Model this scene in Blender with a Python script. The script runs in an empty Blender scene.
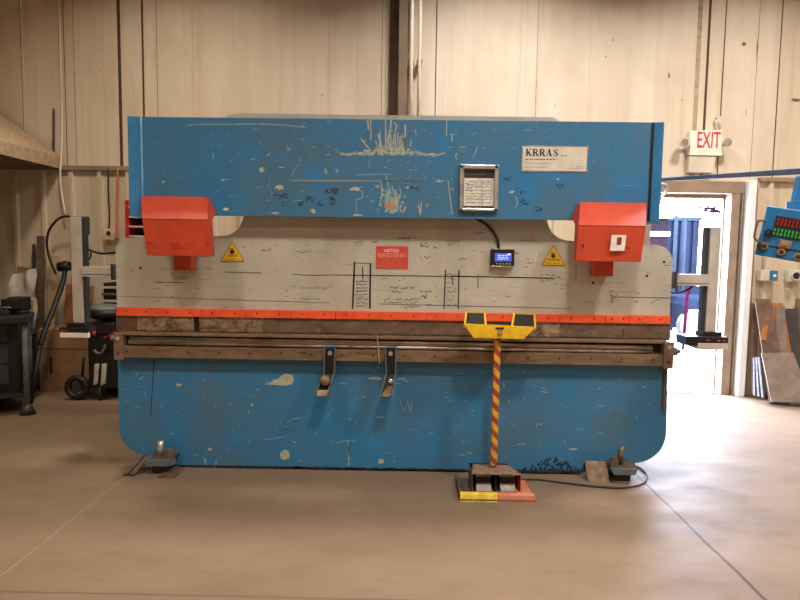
import bpy, bmesh, math, random
from mathutils import Vector, Matrix
SC = bpy.context.scene
COL = SC.collection
rnd = random.Random(7)

# ------------------------------------------------------------------ camera
F_PX, CAM_H = 600.0, 1.50
PSI, PIT, ROLL = math.radians(.76), math.radians(4.6), math.radians(.8)
CR = Matrix.Rotation(PSI, 3, 'Z') @ Matrix.Rotation(math.pi/2 - PIT, 3, 'X') @ Matrix.Rotation(ROLL, 3, 'Z')
CP = Vector((0, 0, CAM_H))
cam_d = bpy.data.cameras.new('camera')
cam_d.sensor_fit = 'HORIZONTAL'; cam_d.sensor_width = 36; cam_d.lens = 36*F_PX/800
cam_d.clip_start = .05; cam_d.clip_end = 300
cam = bpy.data.objects.new('camera', cam_d); COL.objects.link(cam)
cam.matrix_world = Matrix.Translation(CP) @ CR.to_4x4()
SC.camera = cam

def ray(px, py): return CR @ Vector(((px-400)/F_PX, -(py-300)/F_PX, -1))
def P(px, py, Y):                       # where a measured point lies on the vertical plane y = Y
    d = ray(px, py); return CP + d*(Y/d.y)
def G(px, py):
    d = ray(px, py); return CP + d*(-CAM_H/d.z)

# ------------------------------------------------------------------ materials
def lin(c):
    return tuple(((v/255)/12.92 if v/255 <= .04045 else ((v/255+.055)/1.055)**2.4) for v in c) + (1,)

class NT:
    def __init__(s, name):
        s.m = bpy.data.materials.new(name); s.m.use_nodes = True
        s.t = s.m.node_tree; s.b = s.t.nodes['Principled BSDF']
        s.co = s.t.nodes.new('ShaderNodeTexCoord').outputs['Object']
    def n(s, kind, **kw):
        o = s.t.nodes.new(kind)
        for k, v in kw.items(): setattr(o, k, v)
        return o
    def l(s, a, b): s.t.links.new(a, b)
    def mapv(s, sc, off=(0, 0, 0)):
        m = s.n('ShaderNodeMapping'); m.inputs['Scale'].default_value = sc; m.inputs['Location'].default_value = off
        s.l(s.co, m.inputs['Vector']); return m.outputs['Vector']
    def noise(s, scale=(1, 1, 1), detail=5, rough=.6, off=(0, 0, 0), dist=0):
        o = s.n('ShaderNodeTexNoise'); o.inputs['Scale'].default_value = 1
        o.inputs['Detail'].default_value = detail; o.inputs['Roughness'].default_value = rough
        o.inputs['Distortion'].default_value = dist
        s.l(s.mapv(scale, off), o.inputs['Vector']); return o.outputs['Fac']
    def ramp(s, fac, a, b, va=0.0, vb=1.0):
        o = s.n('ShaderNodeMapRange'); o.inputs['From Min'].default_value = a; o.inputs['From Max'].default_value = b
        o.inputs['To Min'].default_value = va; o.inputs['To Max'].default_value = vb
        s.l(fac, o.inputs['Value']); return o.outputs['Result']
    def mix(s, fac, a, b):
        o = s.n('ShaderNodeMix'); o.data_type = 'RGBA'
        for sock, v in ((o.inputs[0], fac), (o.inputs[6], a), (o.inputs[7], b)):
            if isinstance(v, (int, float)): sock.default_value = v
            elif isinstance(v, tuple): sock.default_value = v
            else: s.l(v, sock)
        return o.outputs[2]
    def math(s, op, a, b=None, c=None):
        o = s.n('ShaderNodeMath'); o.operation = op
        for i, v in enumerate((a, b, c)):
            if v is None: continue
            if isinstance(v, (int, float)): o.inputs[i].default_value = v
            else: s.l(v, o.inputs[i])
        return o.outputs[0]
    def color(s, c):
        if isinstance(c, tuple): s.b.inputs['Base Color'].default_value = c
        else: s.l(c, s.b.inputs['Base Color'])
    def bump(s, h, strength=.2, dist=.01):
        o = s.n('ShaderNodeBump'); o.inputs['Strength'].default_value = strength; o.inputs['Distance'].default_value = dist
        s.l(h, o.inputs['Height']); s.l(o.outputs['Normal'], s.b.inputs['Normal'])
    def rm(s, r, m=0.0):
        if isinstance(r, (int, float)): s.b.inputs['Roughness'].default_value = r
        else: s.l(r, s.b.inputs['Roughness'])
        s.b.inputs['Metallic'].default_value = m

def plain(name, c, r=.5, m=0.0, c2=None, sc=12, lo=.4, hi=.65, emit=None, bump=.0):
    t = NT(name)
    f = t.noise((sc, sc, sc))
    a = lin(c); b = lin(c2) if c2 else lin(tuple(v*.82 for v in c))
    t.color(t.mix(t.ramp(f, lo, hi), a, b)); t.rm(r, m)
    if bump: t.bump(f, bump)
    if emit:
        t.b.inputs['Emission Color'].default_value = lin(emit[0]); t.b.inputs['Emission Strength'].default_value = emit[1]
    return t.m

M = {}
def paint(name, base, dark, light, primer, sc_amt=.68):
    t = NT(name)
    big = t.noise((2.2, 2.2, 1.6), 4, .6)
    c = t.mix(t.ramp(big, .38, .66), lin(base), lin(dark))
    pat = t.noise((5, 5, 7), 3, .5, (3, 1, 7))
    c = t.mix(t.ramp(pat, .56, .74, 0, .6), c, lin(light))
    grime = t.noise((1.2, 1.2, 14), 4, .7, (9, 2, 2))
    c = t.mix(t.ramp(grime, .58, .8, 0, .35), c, lin((70, 84, 92)))
    s1 = t.noise((9, 9, 120), 2, .5, (5, 5, 1)); s1b = t.noise((2.5, 2.5, 2.5), 2, .5, (1, 8, 3))
    m1 = t.math('MULTIPLY', t.ramp(s1, sc_amt, sc_amt+.03), t.ramp(s1b, .5, .6))
    s2 = t.noise((110, 110, 8), 2, .5, (2, 7, 1)); s2b = t.noise((2, 2, 2), 2, .5, (11, 8, 3))
    m2 = t.math('MULTIPLY', t.ramp(s2, sc_amt+.01, sc_amt+.04), t.ramp(s2b, .5, .6))
    c = t.mix(t.math('MULTIPLY', t.math('MAXIMUM', m1, m2), .7), c, lin(primer))
    t.color(c); t.rm(t.ramp(big, .3, .7, .38, .55)); t.bump(t.noise((30, 30, 30)), .05)
    return t.m
M['blue'] = paint('blue_machine_paint', (40, 114, 160), (66, 106, 130), (36, 122, 182), (150, 168, 165))
M['blue2'] = plain('light_blue_paint', (32, 112, 168), .3, c2=(40, 100, 140))
M['glintblue'] = plain('pale_blue_edge_highlight', (120, 176, 214), .22, c2=(84, 150, 200), sc=6)  # pale colour painting a highlight along the left wing bend
M['armblue'] = plain('grey_blue_arm', (78, 96, 116), .5)
M['litwing'] = plain('lit_wing_blue', (54, 130, 180), .3, c2=(44, 112, 158), sc=5)  # housing blue made lighter, so the light on the wings is in the colour
M['primer'] = plain('bare_primer_chip', (176, 174, 150), .7, c2=(152, 154, 134), sc=60)
M['palechip'] = plain('pale_scratch', (98, 146, 172), .7, c2=(140, 160, 150), sc=40)
M['rustchip'] = plain('rusty_chip', (176, 128, 92), .8, c2=(160, 140, 100), sc=60)
M['grime'] = plain('black_grime', (22, 26, 30), .8, sc=50)
M['soot'] = plain('soot_on_blue', (26, 52, 70), .8, sc=40)
M['bluesmudge'] = plain('dark_smudge', (24, 66, 98), .6, sc=30)
M['ink'] = plain('marker_ink', (20, 24, 34), .7)
M['ink2'] = plain('faded_ink', (104, 96, 80), .8)
M['ink3'] = plain('worn_ink', (64, 58, 48), .8)

def grayplate():
    t = NT('beige_grey_plate')
    a = t.noise((1.6, 1.6, 1.4), 5, .65); b = t.noise((1.2, 1.2, 26), 4, .65, (4, 4, 2)); d = t.noise((14, 14, 14), 5, .7, (8, 1, 1))
    c = t.mix(t.ramp(a, .35, .68), lin((190, 184, 168)), lin((164, 155, 138)))
    c = t.mix(t.ramp(b, .58, .8, 0, .5), c, lin((112, 98, 78)))
    c = t.mix(t.ramp(d, .6, .8, 0, .45), c, lin((112, 100, 82)))
    e = t.noise((3, 3, 1), 3, .5, (1, 15, 5))
    c = t.mix(t.ramp(e, .6, .78, 0, .3), c, lin((176, 172, 158)))
    t.color(c); t.rm(t.ramp(a, .3, .7, .45, .6), .0); t.bump(d, .06); return t.m
M['plate'] = grayplate()

def steel(name, c1, c2, c3, sc=(6, 6, 10), r=.5, met=.3):
    t = NT(name)
    a = t.noise(sc, 6, .7, dist=.6); b = t.noise((sc[0]*2.2, sc[1]*2.2, sc[2]*2.5), 5, .7, (3, 3, 3))
    c = t.mix(t.ramp(a, .38, .62), lin(c1), lin(c2)); c = t.mix(t.ramp(b, .56, .7, 0, .8), c, lin(c3))
    t.color(c); t.rm(t.ramp(a, .3, .7, r-.1, r+.15), met); t.bump(b, .08); return t.m
M['punch'] = steel('oily_tool_steel', (120, 98, 80), (92, 72, 56), (146, 124, 102), r=.45)
M['punch2'] = steel('blotched_tool_steel', (160, 138, 112), (84, 60, 44), (66, 44, 32), (12, 12, 16), .5, .2)
M['punch3'] = steel('reddish_tool_steel', (112, 74, 54), (94, 66, 52), (130, 98, 78), r=.5)
M['die'] = steel('worn_die_steel', (138, 114, 90), (112, 88, 66), (92, 66, 48), (4, 4, 18), .4, .3)
M['rod'] = plain('bright_rod_steel', (180, 162, 142), .42, .6, c2=(120, 96, 76), sc=5)
M['dark'] = plain('dark_oily_gap', (30, 24, 20), .7)
M['black'] = plain('black_plastic', (14, 14, 15), .45)
M['blackm'] = plain('blackened_metal', (12, 11, 10), .6, c2=(20, 17, 15))
M['hole'] = plain('bolt_black', (48, 34, 26), .6)
M['bolt'] = plain('bolt_steel', (196, 180, 156), .3, .5)
M['orange'] = plain('orange_paint', (202, 72, 40), .5, c2=(186, 60, 32), sc=5)
M['orange2'] = plain('orange_clamp_paint', (238, 90, 44), .45, c2=(216, 74, 38), sc=9)
M['yellow'] = plain('yellow_paint', (232, 186, 24), .45, c2=(206, 160, 30), sc=14)
M['yellowworn'] = plain('worn_yellow_paint', (222, 190, 40), .6, c2=(180, 150, 60), sc=30)
M['redworn'] = plain('worn_red_paint', (190, 96, 66), .6, c2=(168, 120, 92), sc=30)
M['redd'] = plain('red_paint_dark', (150, 42, 34), .5)
M['red'] = plain('red_sign', (196, 52, 44), .5, c2=(206, 78, 62), sc=40)
M['redcab'] = plain('red_cabinet_paint', (178, 36, 40), .4)
M['white'] = plain('white_paper', (226, 220, 206), .7, c2=(208, 200, 186), sc=20)
M['signw'] = plain('sign_white', (216, 206, 190), .5, c2=(202, 192, 176), sc=14)
M['silver'] = plain('silver_frame', (206, 206, 204), .25, .7, c2=(170, 170, 170))
M['galv'] = plain('grey_painted_steel', (196, 186, 172), .45, c2=(176, 166, 152), sc=8)
M['greysteel'] = steel('mill_steel_plate', (138, 124, 112), (116, 104, 94), (154, 142, 130), (5, 5, 5), .4, .4)
M['brownsteel'] = steel('rusty_plate', (116, 92, 74), (92, 70, 56), (140, 112, 86), (6, 6, 6), .55, .2)
M['rust'] = plain('orange_rust', (170, 106, 40), .8, c2=(140, 84, 40), sc=12)
M['darksteel'] = plain('dark_plate', (66, 62, 60), .5, .3)
M['darkflat'] = plain('dull_sheet_edge', (84, 80, 84), .7, c2=(44, 40, 42), sc=30)
M['foot'] = steel('oily_foot_steel', (104, 88, 74), (82, 66, 52), (110, 104, 100), (18, 18, 18), .5, .2)
M['footblue'] = plain('chipped_blue_grey', (84, 100, 112), .6, c2=(92, 84, 76), sc=30)
M['hoodbrown'] = steel('tan_scuffed_steel', (194, 170, 142), (168, 144, 116), (140, 116, 92), (14, 14, 14), .5, .1)
M['card'] = plain('cardboard', (150, 112, 76), .85, c2=(134, 98, 66), sc=5)
M['card2'] = plain('orange_cardboard', (168, 112, 64), .85, c2=(140, 94, 56), sc=5)
M['rubber'] = plain('black_rubber', (24, 22, 22), .6)
M['lens'] = plain('dark_screen', (20, 26, 60), .2)
M['scr'] = plain('lit_screen', (60, 80, 190), .2, emit=((90, 110, 220), .6))
M['scrw'] = plain('lit_screen_text', (220, 230, 255), .2, emit=((220, 230, 255), .9))
M['ledr'] = plain('red_led', (150, 20, 30), .3, emit=((220, 30, 40), .08))
M['ledg'] = plain('green_led', (40, 150, 60), .3, emit=((90, 230, 100), .14))
M['exitred'] = plain('exit_letter_red', (196, 44, 48), .5, emit=((200, 44, 44), .25))
M['exitw'] = plain('ivory_plastic', (234, 222, 204), .5, c2=(226, 212, 192))
M['cream'] = plain('cream_paint', (214, 200, 178), .5, c2=(196, 182, 160), sc=4)
M['tanjamb'] = plain('tan_door_frame', (150, 128, 106), .5, c2=(132, 112, 92), sc=6)
M['whitetrim'] = plain('white_door_trim', (232, 230, 228), .5, c2=(222, 220, 216), sc=4)
M['brassy'] = plain('aged_brass', (176, 140, 80), .4, .5)
M['chrome'] = plain('shiny_steel', (220, 216, 210), .18, .9)
M['seam'] = plain('dark_seam', (84, 60, 40), .8)
M['seam2'] = plain('brown_seam', (128, 100, 72), .8)
M['faintseam'] = plain('faint_wall_joint', (176, 154, 124), .8)
M['column'] = plain('brown_steel_column', (124, 102, 82), .6, c2=(108, 88, 70), sc=4)
M['woodlight'] = plain('pale_timber', (186, 160, 124), .7, c2=(166, 138, 102), sc=10)
M['woodblock'] = plain('greasy_brown_plate', (140, 112, 88), .7, c2=(104, 82, 64), sc=30)
M['handgrip'] = plain('pale_grey_plastic', (196, 184, 160), .5)
M['greycap'] = plain('grey_vinyl', (104, 104, 100), .5)
M['board'] = plain('beige_outlet', (210, 186, 150), .5)

def striped():
    t = NT('red_yellow_stripes')
    sx = t.n('ShaderNodeSeparateXYZ'); t.l(t.co, sx.inputs[0])
    v = t.math('ADD', t.math('MULTIPLY', sx.outputs[0], 1.0), sx.outputs[2])
    v = t.math('FRACT', t.math('DIVIDE', v, .088))
    f = t.ramp(v, .5, .53)
    w = t.noise((20, 20, 20))
    y = t.mix(t.ramp(w, .45, .65), lin((210, 158, 44)), lin((182, 134, 56)))
    r = t.mix(t.ramp(w, .45, .65), lin((154, 50, 34)), lin((132, 58, 42)))
    t.color(t.mix(f, y, r)); t.rm(.5); return t.m
M['stripe'] = striped()

def plasticbag():
    t = NT('clear_polythene'); f = t.noise((9, 9, 9), 4, .6)
    t.color(lin((206, 196, 180))); t.rm(.25); t.b.inputs['Alpha'].default_value = .55; t.bump(f, .6, .03); return t.m
M['poly'] = plasticbag()

def floor_mat():
    t = NT('polished_concrete')
    sx = t.n('ShaderNodeSeparateXYZ'); t.l(t.co, sx.inputs[0]); X, Y = sx.outputs[0], sx.outputs[1]
    a = t.noise((.9, 1.6, 1), 6, .62); b = t.noise((3.2, 7, 1), 5, .65, (5, 2, 0)); d = t.noise((26, 30, 1), 4, .7, (1, 9, 0))
    c = t.mix(t.ramp(a, .35, .66), lin((124, 104, 84)), lin((112, 92, 73)))
    c = t.mix(t.ramp(b, .52, .74, 0, .4), c, lin((97, 79, 62)))
    c = t.mix(t.ramp(d, .62, .78, 0, .35), c, lin((136, 114, 92)))
    sp = t.n('ShaderNodeTexVoronoi'); sp.inputs['Scale'].default_value = 5.5; t.l(t.co, sp.inputs['Vector'])
    c = t.mix(t.ramp(sp.outputs['Distance'], .02, .035, .7, 0), c, lin((86, 66, 48)))
    def joint(v, at, w): return t.ramp(t.math('ABSOLUTE', t.math('SUBTRACT', v, at)), w*.6, w, 1, 0)
    wob = t.math('MULTIPLY', t.math('SUBTRACT', t.noise((2, 2, 1)), .5), .03)
    Xw = t.math('ADD', X, wob); Yw = t.math('ADD', Y, wob)
    c = t.mix(joint(Xw, 1.585, .012), c, lin((70, 54, 42)))
    c = t.mix(t.math('MULTIPLY', joint(Yw, 2.48, .008), .7), c, lin((92, 70, 52)))
    c = t.mix(t.math('MULTIPLY', joint(Xw, -1.84, .007), .45), c, lin((150, 132, 110)))
    t.color(c); t.rm(t.ramp(b, .3, .75, .55, .7)); t.b.inputs['Specular IOR Level'].default_value = .22; t.bump(d, .03); return t.m
M['floor'] = floor_mat()

def wall_mat(name, c1, c2, c3, rib=False):
    t = NT(name)
    a = t.noise((3.2, 1, .35), 5, .6); b = t.noise((16, 1, .5), 4, .6, (4, 0, 1)); d = t.noise((1, 1, .8), 4, .6, (9, 9, 2)); e = t.noise((20, 20, 20), 4, .7)
    c = t.mix(t.ramp(a, .36, .66), lin(c1), lin(c2))
    c = t.mix(t.ramp(b, .55, .78, 0, .5), c, lin(c3))
    c = t.mix(t.ramp(d, .5, .75, 0, .45), c, lin(c3))
    c = t.mix(t.ramp(e, .7, .8, 0, .4), c, lin((110, 88, 66)))
    t.color(c); t.rm(.55); return t.m
M['wallup'] = wall_mat('stained_wall_board', (218, 203, 182), (206, 186, 160), (182, 156, 126))
M['liner'] = wall_mat('stained_liner_panel', (206, 190, 164), (192, 172, 144), (158, 134, 108))
M['wallplain'] = plain('plain_wall', (190, 168, 138), .7, c2=(182, 160, 130), sc=1.5)
M['ceil'] = plain('ceiling_liner', (150, 138, 122), .8)
M['concout'] = plain('pale_outdoor_concrete', (196, 192, 186), .8, c2=(184, 178, 172), sc=.4)
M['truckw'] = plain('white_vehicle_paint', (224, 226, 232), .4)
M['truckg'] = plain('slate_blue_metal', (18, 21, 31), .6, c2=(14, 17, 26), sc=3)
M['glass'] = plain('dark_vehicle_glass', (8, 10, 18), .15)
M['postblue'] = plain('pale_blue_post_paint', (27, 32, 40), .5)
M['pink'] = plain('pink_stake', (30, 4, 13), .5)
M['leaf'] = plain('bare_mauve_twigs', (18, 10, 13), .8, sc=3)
for k_ in ('truckg', 'glass', 'postblue', 'pink', 'leaf'): M[k_].node_tree.nodes['Principled BSDF'].inputs['Specular IOR Level'].default_value = 0.0
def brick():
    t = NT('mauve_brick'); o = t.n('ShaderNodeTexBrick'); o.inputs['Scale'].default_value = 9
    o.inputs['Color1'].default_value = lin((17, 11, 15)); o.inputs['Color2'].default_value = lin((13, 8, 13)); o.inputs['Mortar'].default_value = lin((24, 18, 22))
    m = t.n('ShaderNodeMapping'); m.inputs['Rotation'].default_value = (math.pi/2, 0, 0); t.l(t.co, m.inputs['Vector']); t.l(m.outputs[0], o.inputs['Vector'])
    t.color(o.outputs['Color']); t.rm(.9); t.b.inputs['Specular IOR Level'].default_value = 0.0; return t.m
M['brick'] = brick()

# ------------------------------------------------------------------ mesh building
class MB:
    def __init__(s, *mats): s.v = []; s.f = []; s.mi = []; s.mats = list(mats); s.sm = []
    def mid(s, m):
        if m is None: return 0
        if m not in s.mats: s.mats.append(m)
        return s.mats.index(m)
    def add(s, vs, fs, m=None, smooth=False):
        k = len(s.v); i = s.mid(m); s.v += [Vector(v) for v in vs]
        for f in fs: s.f.append([k+q for q in f]); s.mi.append(i); s.sm.append(smooth)
        return s
    def box(s, a, b, m=None):
        x0, x1 = sorted((a[0], b[0])); y0, y1 = sorted((a[1], b[1])); z0, z1 = sorted((a[2], b[2]))
        vs = [(x, y, z) for z in (z0, z1) for y in (y0, y1) for x in (x0, x1)]
        return s.add(vs, [(0, 2, 3, 1), (4, 5, 7, 6), (0, 1, 5, 4), (2, 6, 7, 3), (0, 4, 6, 2), (1, 3, 7, 5)], m)
    def hexa(s, bot, top, m=None):      # 4 bottom + 4 top corners, same winding
        vs = list(bot)+list(top)
        return s.add(vs, [(3, 2, 1, 0), (4, 5, 6, 7), (0, 1, 5, 4), (1, 2, 6, 5), (2, 3, 7, 6), (3, 0, 4, 7)], m)
    def cyl(s, a, b, r, n=16, m=None, r2=None, smooth=True):
        a, b = Vector(a), Vector(b); r2 = r if r2 is None else r2
        d = (b-a).normalized(); u = d.orthogonal().normalized(); w = d.cross(u)
        vs = []
        for c, rr in ((a, r), (b, r2)):
            for i in range(n):
                t = 2*math.pi*i/n; vs.append(c + (u*math.cos(t)+w*math.sin(t))*rr)
        s.add(vs, [(i, (i+1) % n, n+(i+1) % n, n+i) for i in range(n)], m, smooth)
        k = len(s.v)-2*n; i = s.mid(m)
        s.f.append([k+q for q in reversed(range(n))]); s.mi.append(i); s.sm.append(False)
        s.f.append([k+n+q for q in range(n)]); s.mi.append(i); s.sm.append(False)
        return s
    def tube(s, pts, r, n=8, m=None, sub=6):
        p = [Vector(q) for q in pts]
        if len(p) > 2 and sub > 1:
            q = []
            for i in range(len(p)-1):
                a, b, c, d = p[max(i-1, 0)], p[i], p[i+1], p[min(i+2, len(p)-1)]
                for k in range(sub):
                    t = k/sub
                    q.append(.5*((2*b)+(c-a)*t+(2*a-5*b+4*c-d)*t*t+(3*b-a-3*c+d)*t**3))
            q.append(p[-1]); p = q
        vs = []; up = None
        for i, c in enumerate(p):
            d = (p[min(i+1, len(p)-1)]-p[max(i-1, 0)]).normalized()
            up = d.orthogonal().normalized() if up is None else (up - d*up.dot(d)).normalized()
            w = d.cross(up)
            for k in range(n):
                t = 2*math.pi*k/n; vs.append(c+(up*math.cos(t)+w*math.sin(t))*r)
        L = len(p)
        fs = [(i*n+k, i*n+(k+1) % n, (i+1)*n+(k+1) % n, (i+1)*n+k) for i in range(L-1) for k in range(n)]
        fs += [tuple(reversed(range(n))), tuple((L-1)*n+k for k in range(n))]
        return s.add(vs, fs, m, True)
    def prism(s, poly, y0, y1, m=None):          # polygon in (x, z) extruded along y
        n = len(poly)
        area = sum(poly[i][0]*poly[(i+1) % n][1]-poly[(i+1) % n][0]*poly[i][1] for i in range(n))
        if area < 0: poly = poly[::-1]
        vs = [(x, y0, z) for x, z in poly]+[(x, y1, z) for x, z in poly]
        fs = [tuple(range(n)), tuple(reversed(range(n, 2*n)))]+[(i, n+i, n+(i+1) % n, (i+1) % n) for i in range(n)]
        return s.add(vs, fs, m)
    def prismx(s, poly, x0, x1, m=None):         # polygon in (y, z) extruded along x
        n = len(poly)
        area = sum(poly[i][0]*poly[(i+1) % n][1]-poly[(i+1) % n][0]*poly[i][1] for i in range(n))
        if area < 0: poly = poly[::-1]
        vs = [(x0, y, z) for y, z in poly]+[(x1, y, z) for y, z in poly]
        fs = [tuple(reversed(range(n))), tuple(range(n, 2*n))]+[(i, (i+1) % n, n+(i+1) % n, n+i) for i in range(n)]
        return s.add(vs, fs, m)
    def slab(s, c4, th, m=None):                 # four corners, thickness away from the viewer
        c = [Vector(q) for q in c4]; n = (c[1]-c[0]).cross(c[2]-c[0]).normalized()
        if n.y < 0: n = -n
        return s.hexa(c, [q+n*th for q in c], m)
    def ball(s, c, r, m=None, seg=16, ring=10):
        c = Vector(c); rx, ry, rz = r if isinstance(r, tuple) else (r, r, r)
        vs = [c+Vector((0, 0, rz))]
        for i in range(1, ring):
            p = math.pi*i/ring
            for k in range(seg):
                t = 2*math.pi*k/seg; vs.append(c+Vector((rx*math.sin(p)*math.cos(t), ry*math.sin(p)*math.sin(t), rz*math.cos(p))))
        vs.append(c-Vector((0, 0, rz))); L = len(vs)-1
        fs = [(0, 1+k, 1+(k+1) % seg) for k in range(seg)]
        for i in range(ring-2):
            a = 1+i*seg; fs += [(a+k, a+seg+k, a+seg+(k+1) % seg, a+(k+1) % seg) for k in range(seg)]
        a = 1+(ring-2)*seg; fs += [(a+k, L, a+(k+1) % seg) for k in range(seg)]
        return s.add(vs, fs, m, True)
    def torus(s, c, R, r, axis='Y', m=None, n=28, k=10):
        vs = []; c = Vector(c)
        for i in range(n):
            t = 2*math.pi*i/n
            for j in range(k):
                p = 2*math.pi*j/k; q = R+r*math.cos(p); h = r*math.sin(p)
                v = {'Y': (q*math.cos(t), h, q*math.sin(t)), 'Z': (q*math.cos(t), q*math.sin(t), h), 'X': (h, q*math.cos(t), q*math.sin(t))}[axis]
                vs.append(c+Vector(v))
        return s.add(vs, [(i*k+j, ((i+1) % n)*k+j, ((i+1) % n)*k+(j+1) % k, i*k+(j+1) % k) for i in range(n) for j in range(k)], m, True)
    # thin marks lying on a plane y = Y (paint chips, ink, print)
    def flat(s, pts, Y, m):
        n = len(pts); area = sum(pts[i][0]*pts[(i+1) % n][1]-pts[(i+1) % n][0]*pts[i][1] for i in range(n))
        if area < 0: pts = pts[::-1]
        return s.add([(x, Y, z) for x, z in pts], [tuple(range(n))], m)
    def xform(s, mat, start=0):
        for i in range(start, len(s.v)): s.v[i] = mat @ s.v[i]
        return s
    def build(s, name, parent=None, bevel=0, seg=2):
        me = bpy.data.meshes.new(name); off = parent.matrix_world.translation.copy() if False else wloc(parent)
        me.from_pydata([tuple(v-off) for v in s.v], [], s.f)
        for m in s.mats: me.materials.append(M[m])
        me.polygons.foreach_set('material_index', s.mi); me.polygons.foreach_set('use_smooth', s.sm)
        bm = bmesh.new(); bm.from_mesh(me); bmesh.ops.recalc_face_normals(bm, faces=[f for f in bm.faces if not f.smooth or True]) if bevel or True else None
        bm.to_mesh(me); bm.free()
        me.update()
        o = bpy.data.objects.new(name, me); COL.objects.link(o)
        if parent: o.parent = parent
        if bevel:
            b = o.modifiers.new('edge', 'BEVEL'); b.width = bevel; b.segments = seg; b.limit_method = 'ANGLE'; b.angle_limit = math.radians(40); b.harden_normals = False
        return o
def wloc(o):
    v = Vector((0, 0, 0))
    while o is not None: v = v + o.location; o = o.parent
    return v
def thing(name, label, cat, loc, group=None):
    o = bpy.data.objects.new(name, None); o.empty_display_size = .1; COL.objects.link(o); o.location = loc
    return tag(o, label, cat, group)
def tag(o, label, cat, group=None, kind=None):
    o['label'] = label; o['category'] = cat
    if group: o['group'] = group
    if kind: o['kind'] = kind
    return o
def struct(o, label=None, cat=None):
    o['kind'] = 'structure'
    if label: o['label'] = label
    if cat: o['category'] = cat
    return o
def xz(px, py, Y):
    p = P(px, py, Y); return (p.x, p.z)
def chip(mb, px, py, w, h, Y, m, n=11, jag=.45):
    pts = []
    for i in range(n):
        t = 2*math.pi*i/n; k = 1-jag*rnd.random(); pts.append(xz(px+w/2*k*math.cos(t), py+h/2*k*math.sin(t), Y))
    mb.flat(pts, Y, m)
def stroke(mb, pts, w, Y, m, conv=True, wob=0):   # px polyline ribbon
    q = [Vector(xz(a+rnd.uniform(-wob, wob), b+rnd.uniform(-wob, wob), Y)) if conv else Vector((a, b)) for a, b in pts]
    w = w/150 if conv else w
    for a, b in zip(q, q[1:]):
        d = (b-a)
        if d.length < 1e-6: continue
        n = Vector((-d.y, d.x)).normalized()*w/2
        mb.flat([tuple(a+n), tuple(a-n), tuple(b-n), tuple(b+n)], Y, m)
def scribble(mb, x0, y0, x1, y1, Y, m, w=.55, rows=1, amp=2.2):
    for r in range(rows):
        yy = y0+(y1-y0)*(r+.5)/rows; x = x0; pts = []
        while x < x1:
            if rnd.random() < .16 and len(pts) > 1:
                stroke(mb, pts, w, Y, m); pts = []; x += 1.5
            pts.append((x, yy+rnd.uniform(-amp, amp))); x += rnd.uniform(.6, 1.7)
        if len(pts) > 1: stroke(mb, pts, w, Y, m)
def dashes(mb, x0, x1, y, Y, m, w=.6, dash=(1.2, 3.5), gap=(.5, 1.2)):
    x = x0
    while x < x1:
        e = min(x1, x+rnd.uniform(*dash)); stroke(mb, [(x, y), (e, y)], w, Y, m); x = e+rnd.uniform(*gap)
def text_into(mb, txt, x, z, Y, height, width, m, shear=0):
    cu = bpy.data.curves.new('t', 'FONT'); cu.body = txt; cu.size = 1; cu.offset = .012
    o = bpy.data.objects.new('t', cu); COL.objects.link(o)
    dg = bpy.context.evaluated_depsgraph_get(); me = bpy.data.meshes.new_from_object(o.evaluated_get(dg))
    vs = [v.co.copy() for v in me.vertices]; fs = [tuple(p.vertices) for p in me.polygons]
    bpy.data.objects.remove(o); bpy.data.curves.remove(cu); bpy.data.meshes.remove(me)
    x0 = min(v.x for v in vs); x1 = max(v.x for v in vs); y0 = min(v.y for v in vs); y1 = max(v.y for v in vs)
    mb.add([(x+(v.x-x0)/(x1-x0)*width, Y, z+(v.y-y0)/(y1-y0)*height) for v in vs], fs, m)
def rounded(cx, cz, r, a0, a1, n=8):
    return [(cx+r*math.cos(math.radians(a0+(a1-a0)*i/n)), cz+r*math.sin(math.radians(a0+(a1-a0)*i/n))) for i in range(n+1)]

# ------------------------------------------------------------------ the room
YW = 6.5
RX0, RX1, RY0, RZ = -5.2, 5.0, -4.0, 5.3
DX0, DX1, DZ = 2.57, P(727, 290, 6.47).x, 2.17
fl = MB('floor'); fl.box((RX0-.2, RY0-.2, -.2), (RX1+.2, YW+.12, 0)); struct(fl.build('floor'), 'brown polished concrete floor with dark saw joint and stains', 'floor')
ce = MB('ceil'); ce.box((RX0, RY0, RZ), (RX1, YW, RZ+.1)); struct(ce.build('ceiling'), 'ceiling liner above the workshop', 'ceiling')
for nm, a, b in (('wall_left', (RX0-.15, RY0, 0), (RX0, YW, RZ)), ('wall_right', (RX1, RY0, 0), (RX1+.15, YW, RZ)), ('wall_front', (RX0, RY0-.15, 0), (RX1, RY0, RZ))):
    w = MB('wallplain'); w.box(a, b); struct(w.build(nm), 'plain tan wall of the workshop, ' + nm.split('_')[1] + ' side', 'wall')
wb = MB('wallup')
wb.box((RX0, YW, 0), (DX0, YW+.15, RZ)); wb.box((DX1, YW, 0), (RX1, YW+.15, RZ)); wb.box((DX0, YW, DZ), (DX1, YW+.15, RZ))
ZL = 2.33
def seam(pxt, wpx, m, th=.004, zt=RZ, zb=ZL, mb=wb):
    x = P(pxt, 60, YW).x; w = wpx/92; mb.box((x-w/2, YW-th, zb), (x+w/2, YW+.002, zt), m)
for px, w, m in ((21.5, .7, 'seam2'), (64.5, .5, 'seam'), (74, .6, 'faintseam'), (119.5, 3, 'seam'), (143, 1.8, 'seam'), (157, .6, 'faintseam'), (382, .8, 'faintseam'), (436, .9, 'seam'),
                 (537, .5, 'faintseam'), (698, 4, 'faintseam'), (707.5, 2.2, 'seam'), (723.5, .9, 'seam'), (779.5, .9, 'seam'), (757, .5, 'faintseam')):
    seam(px, w, m)
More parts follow.
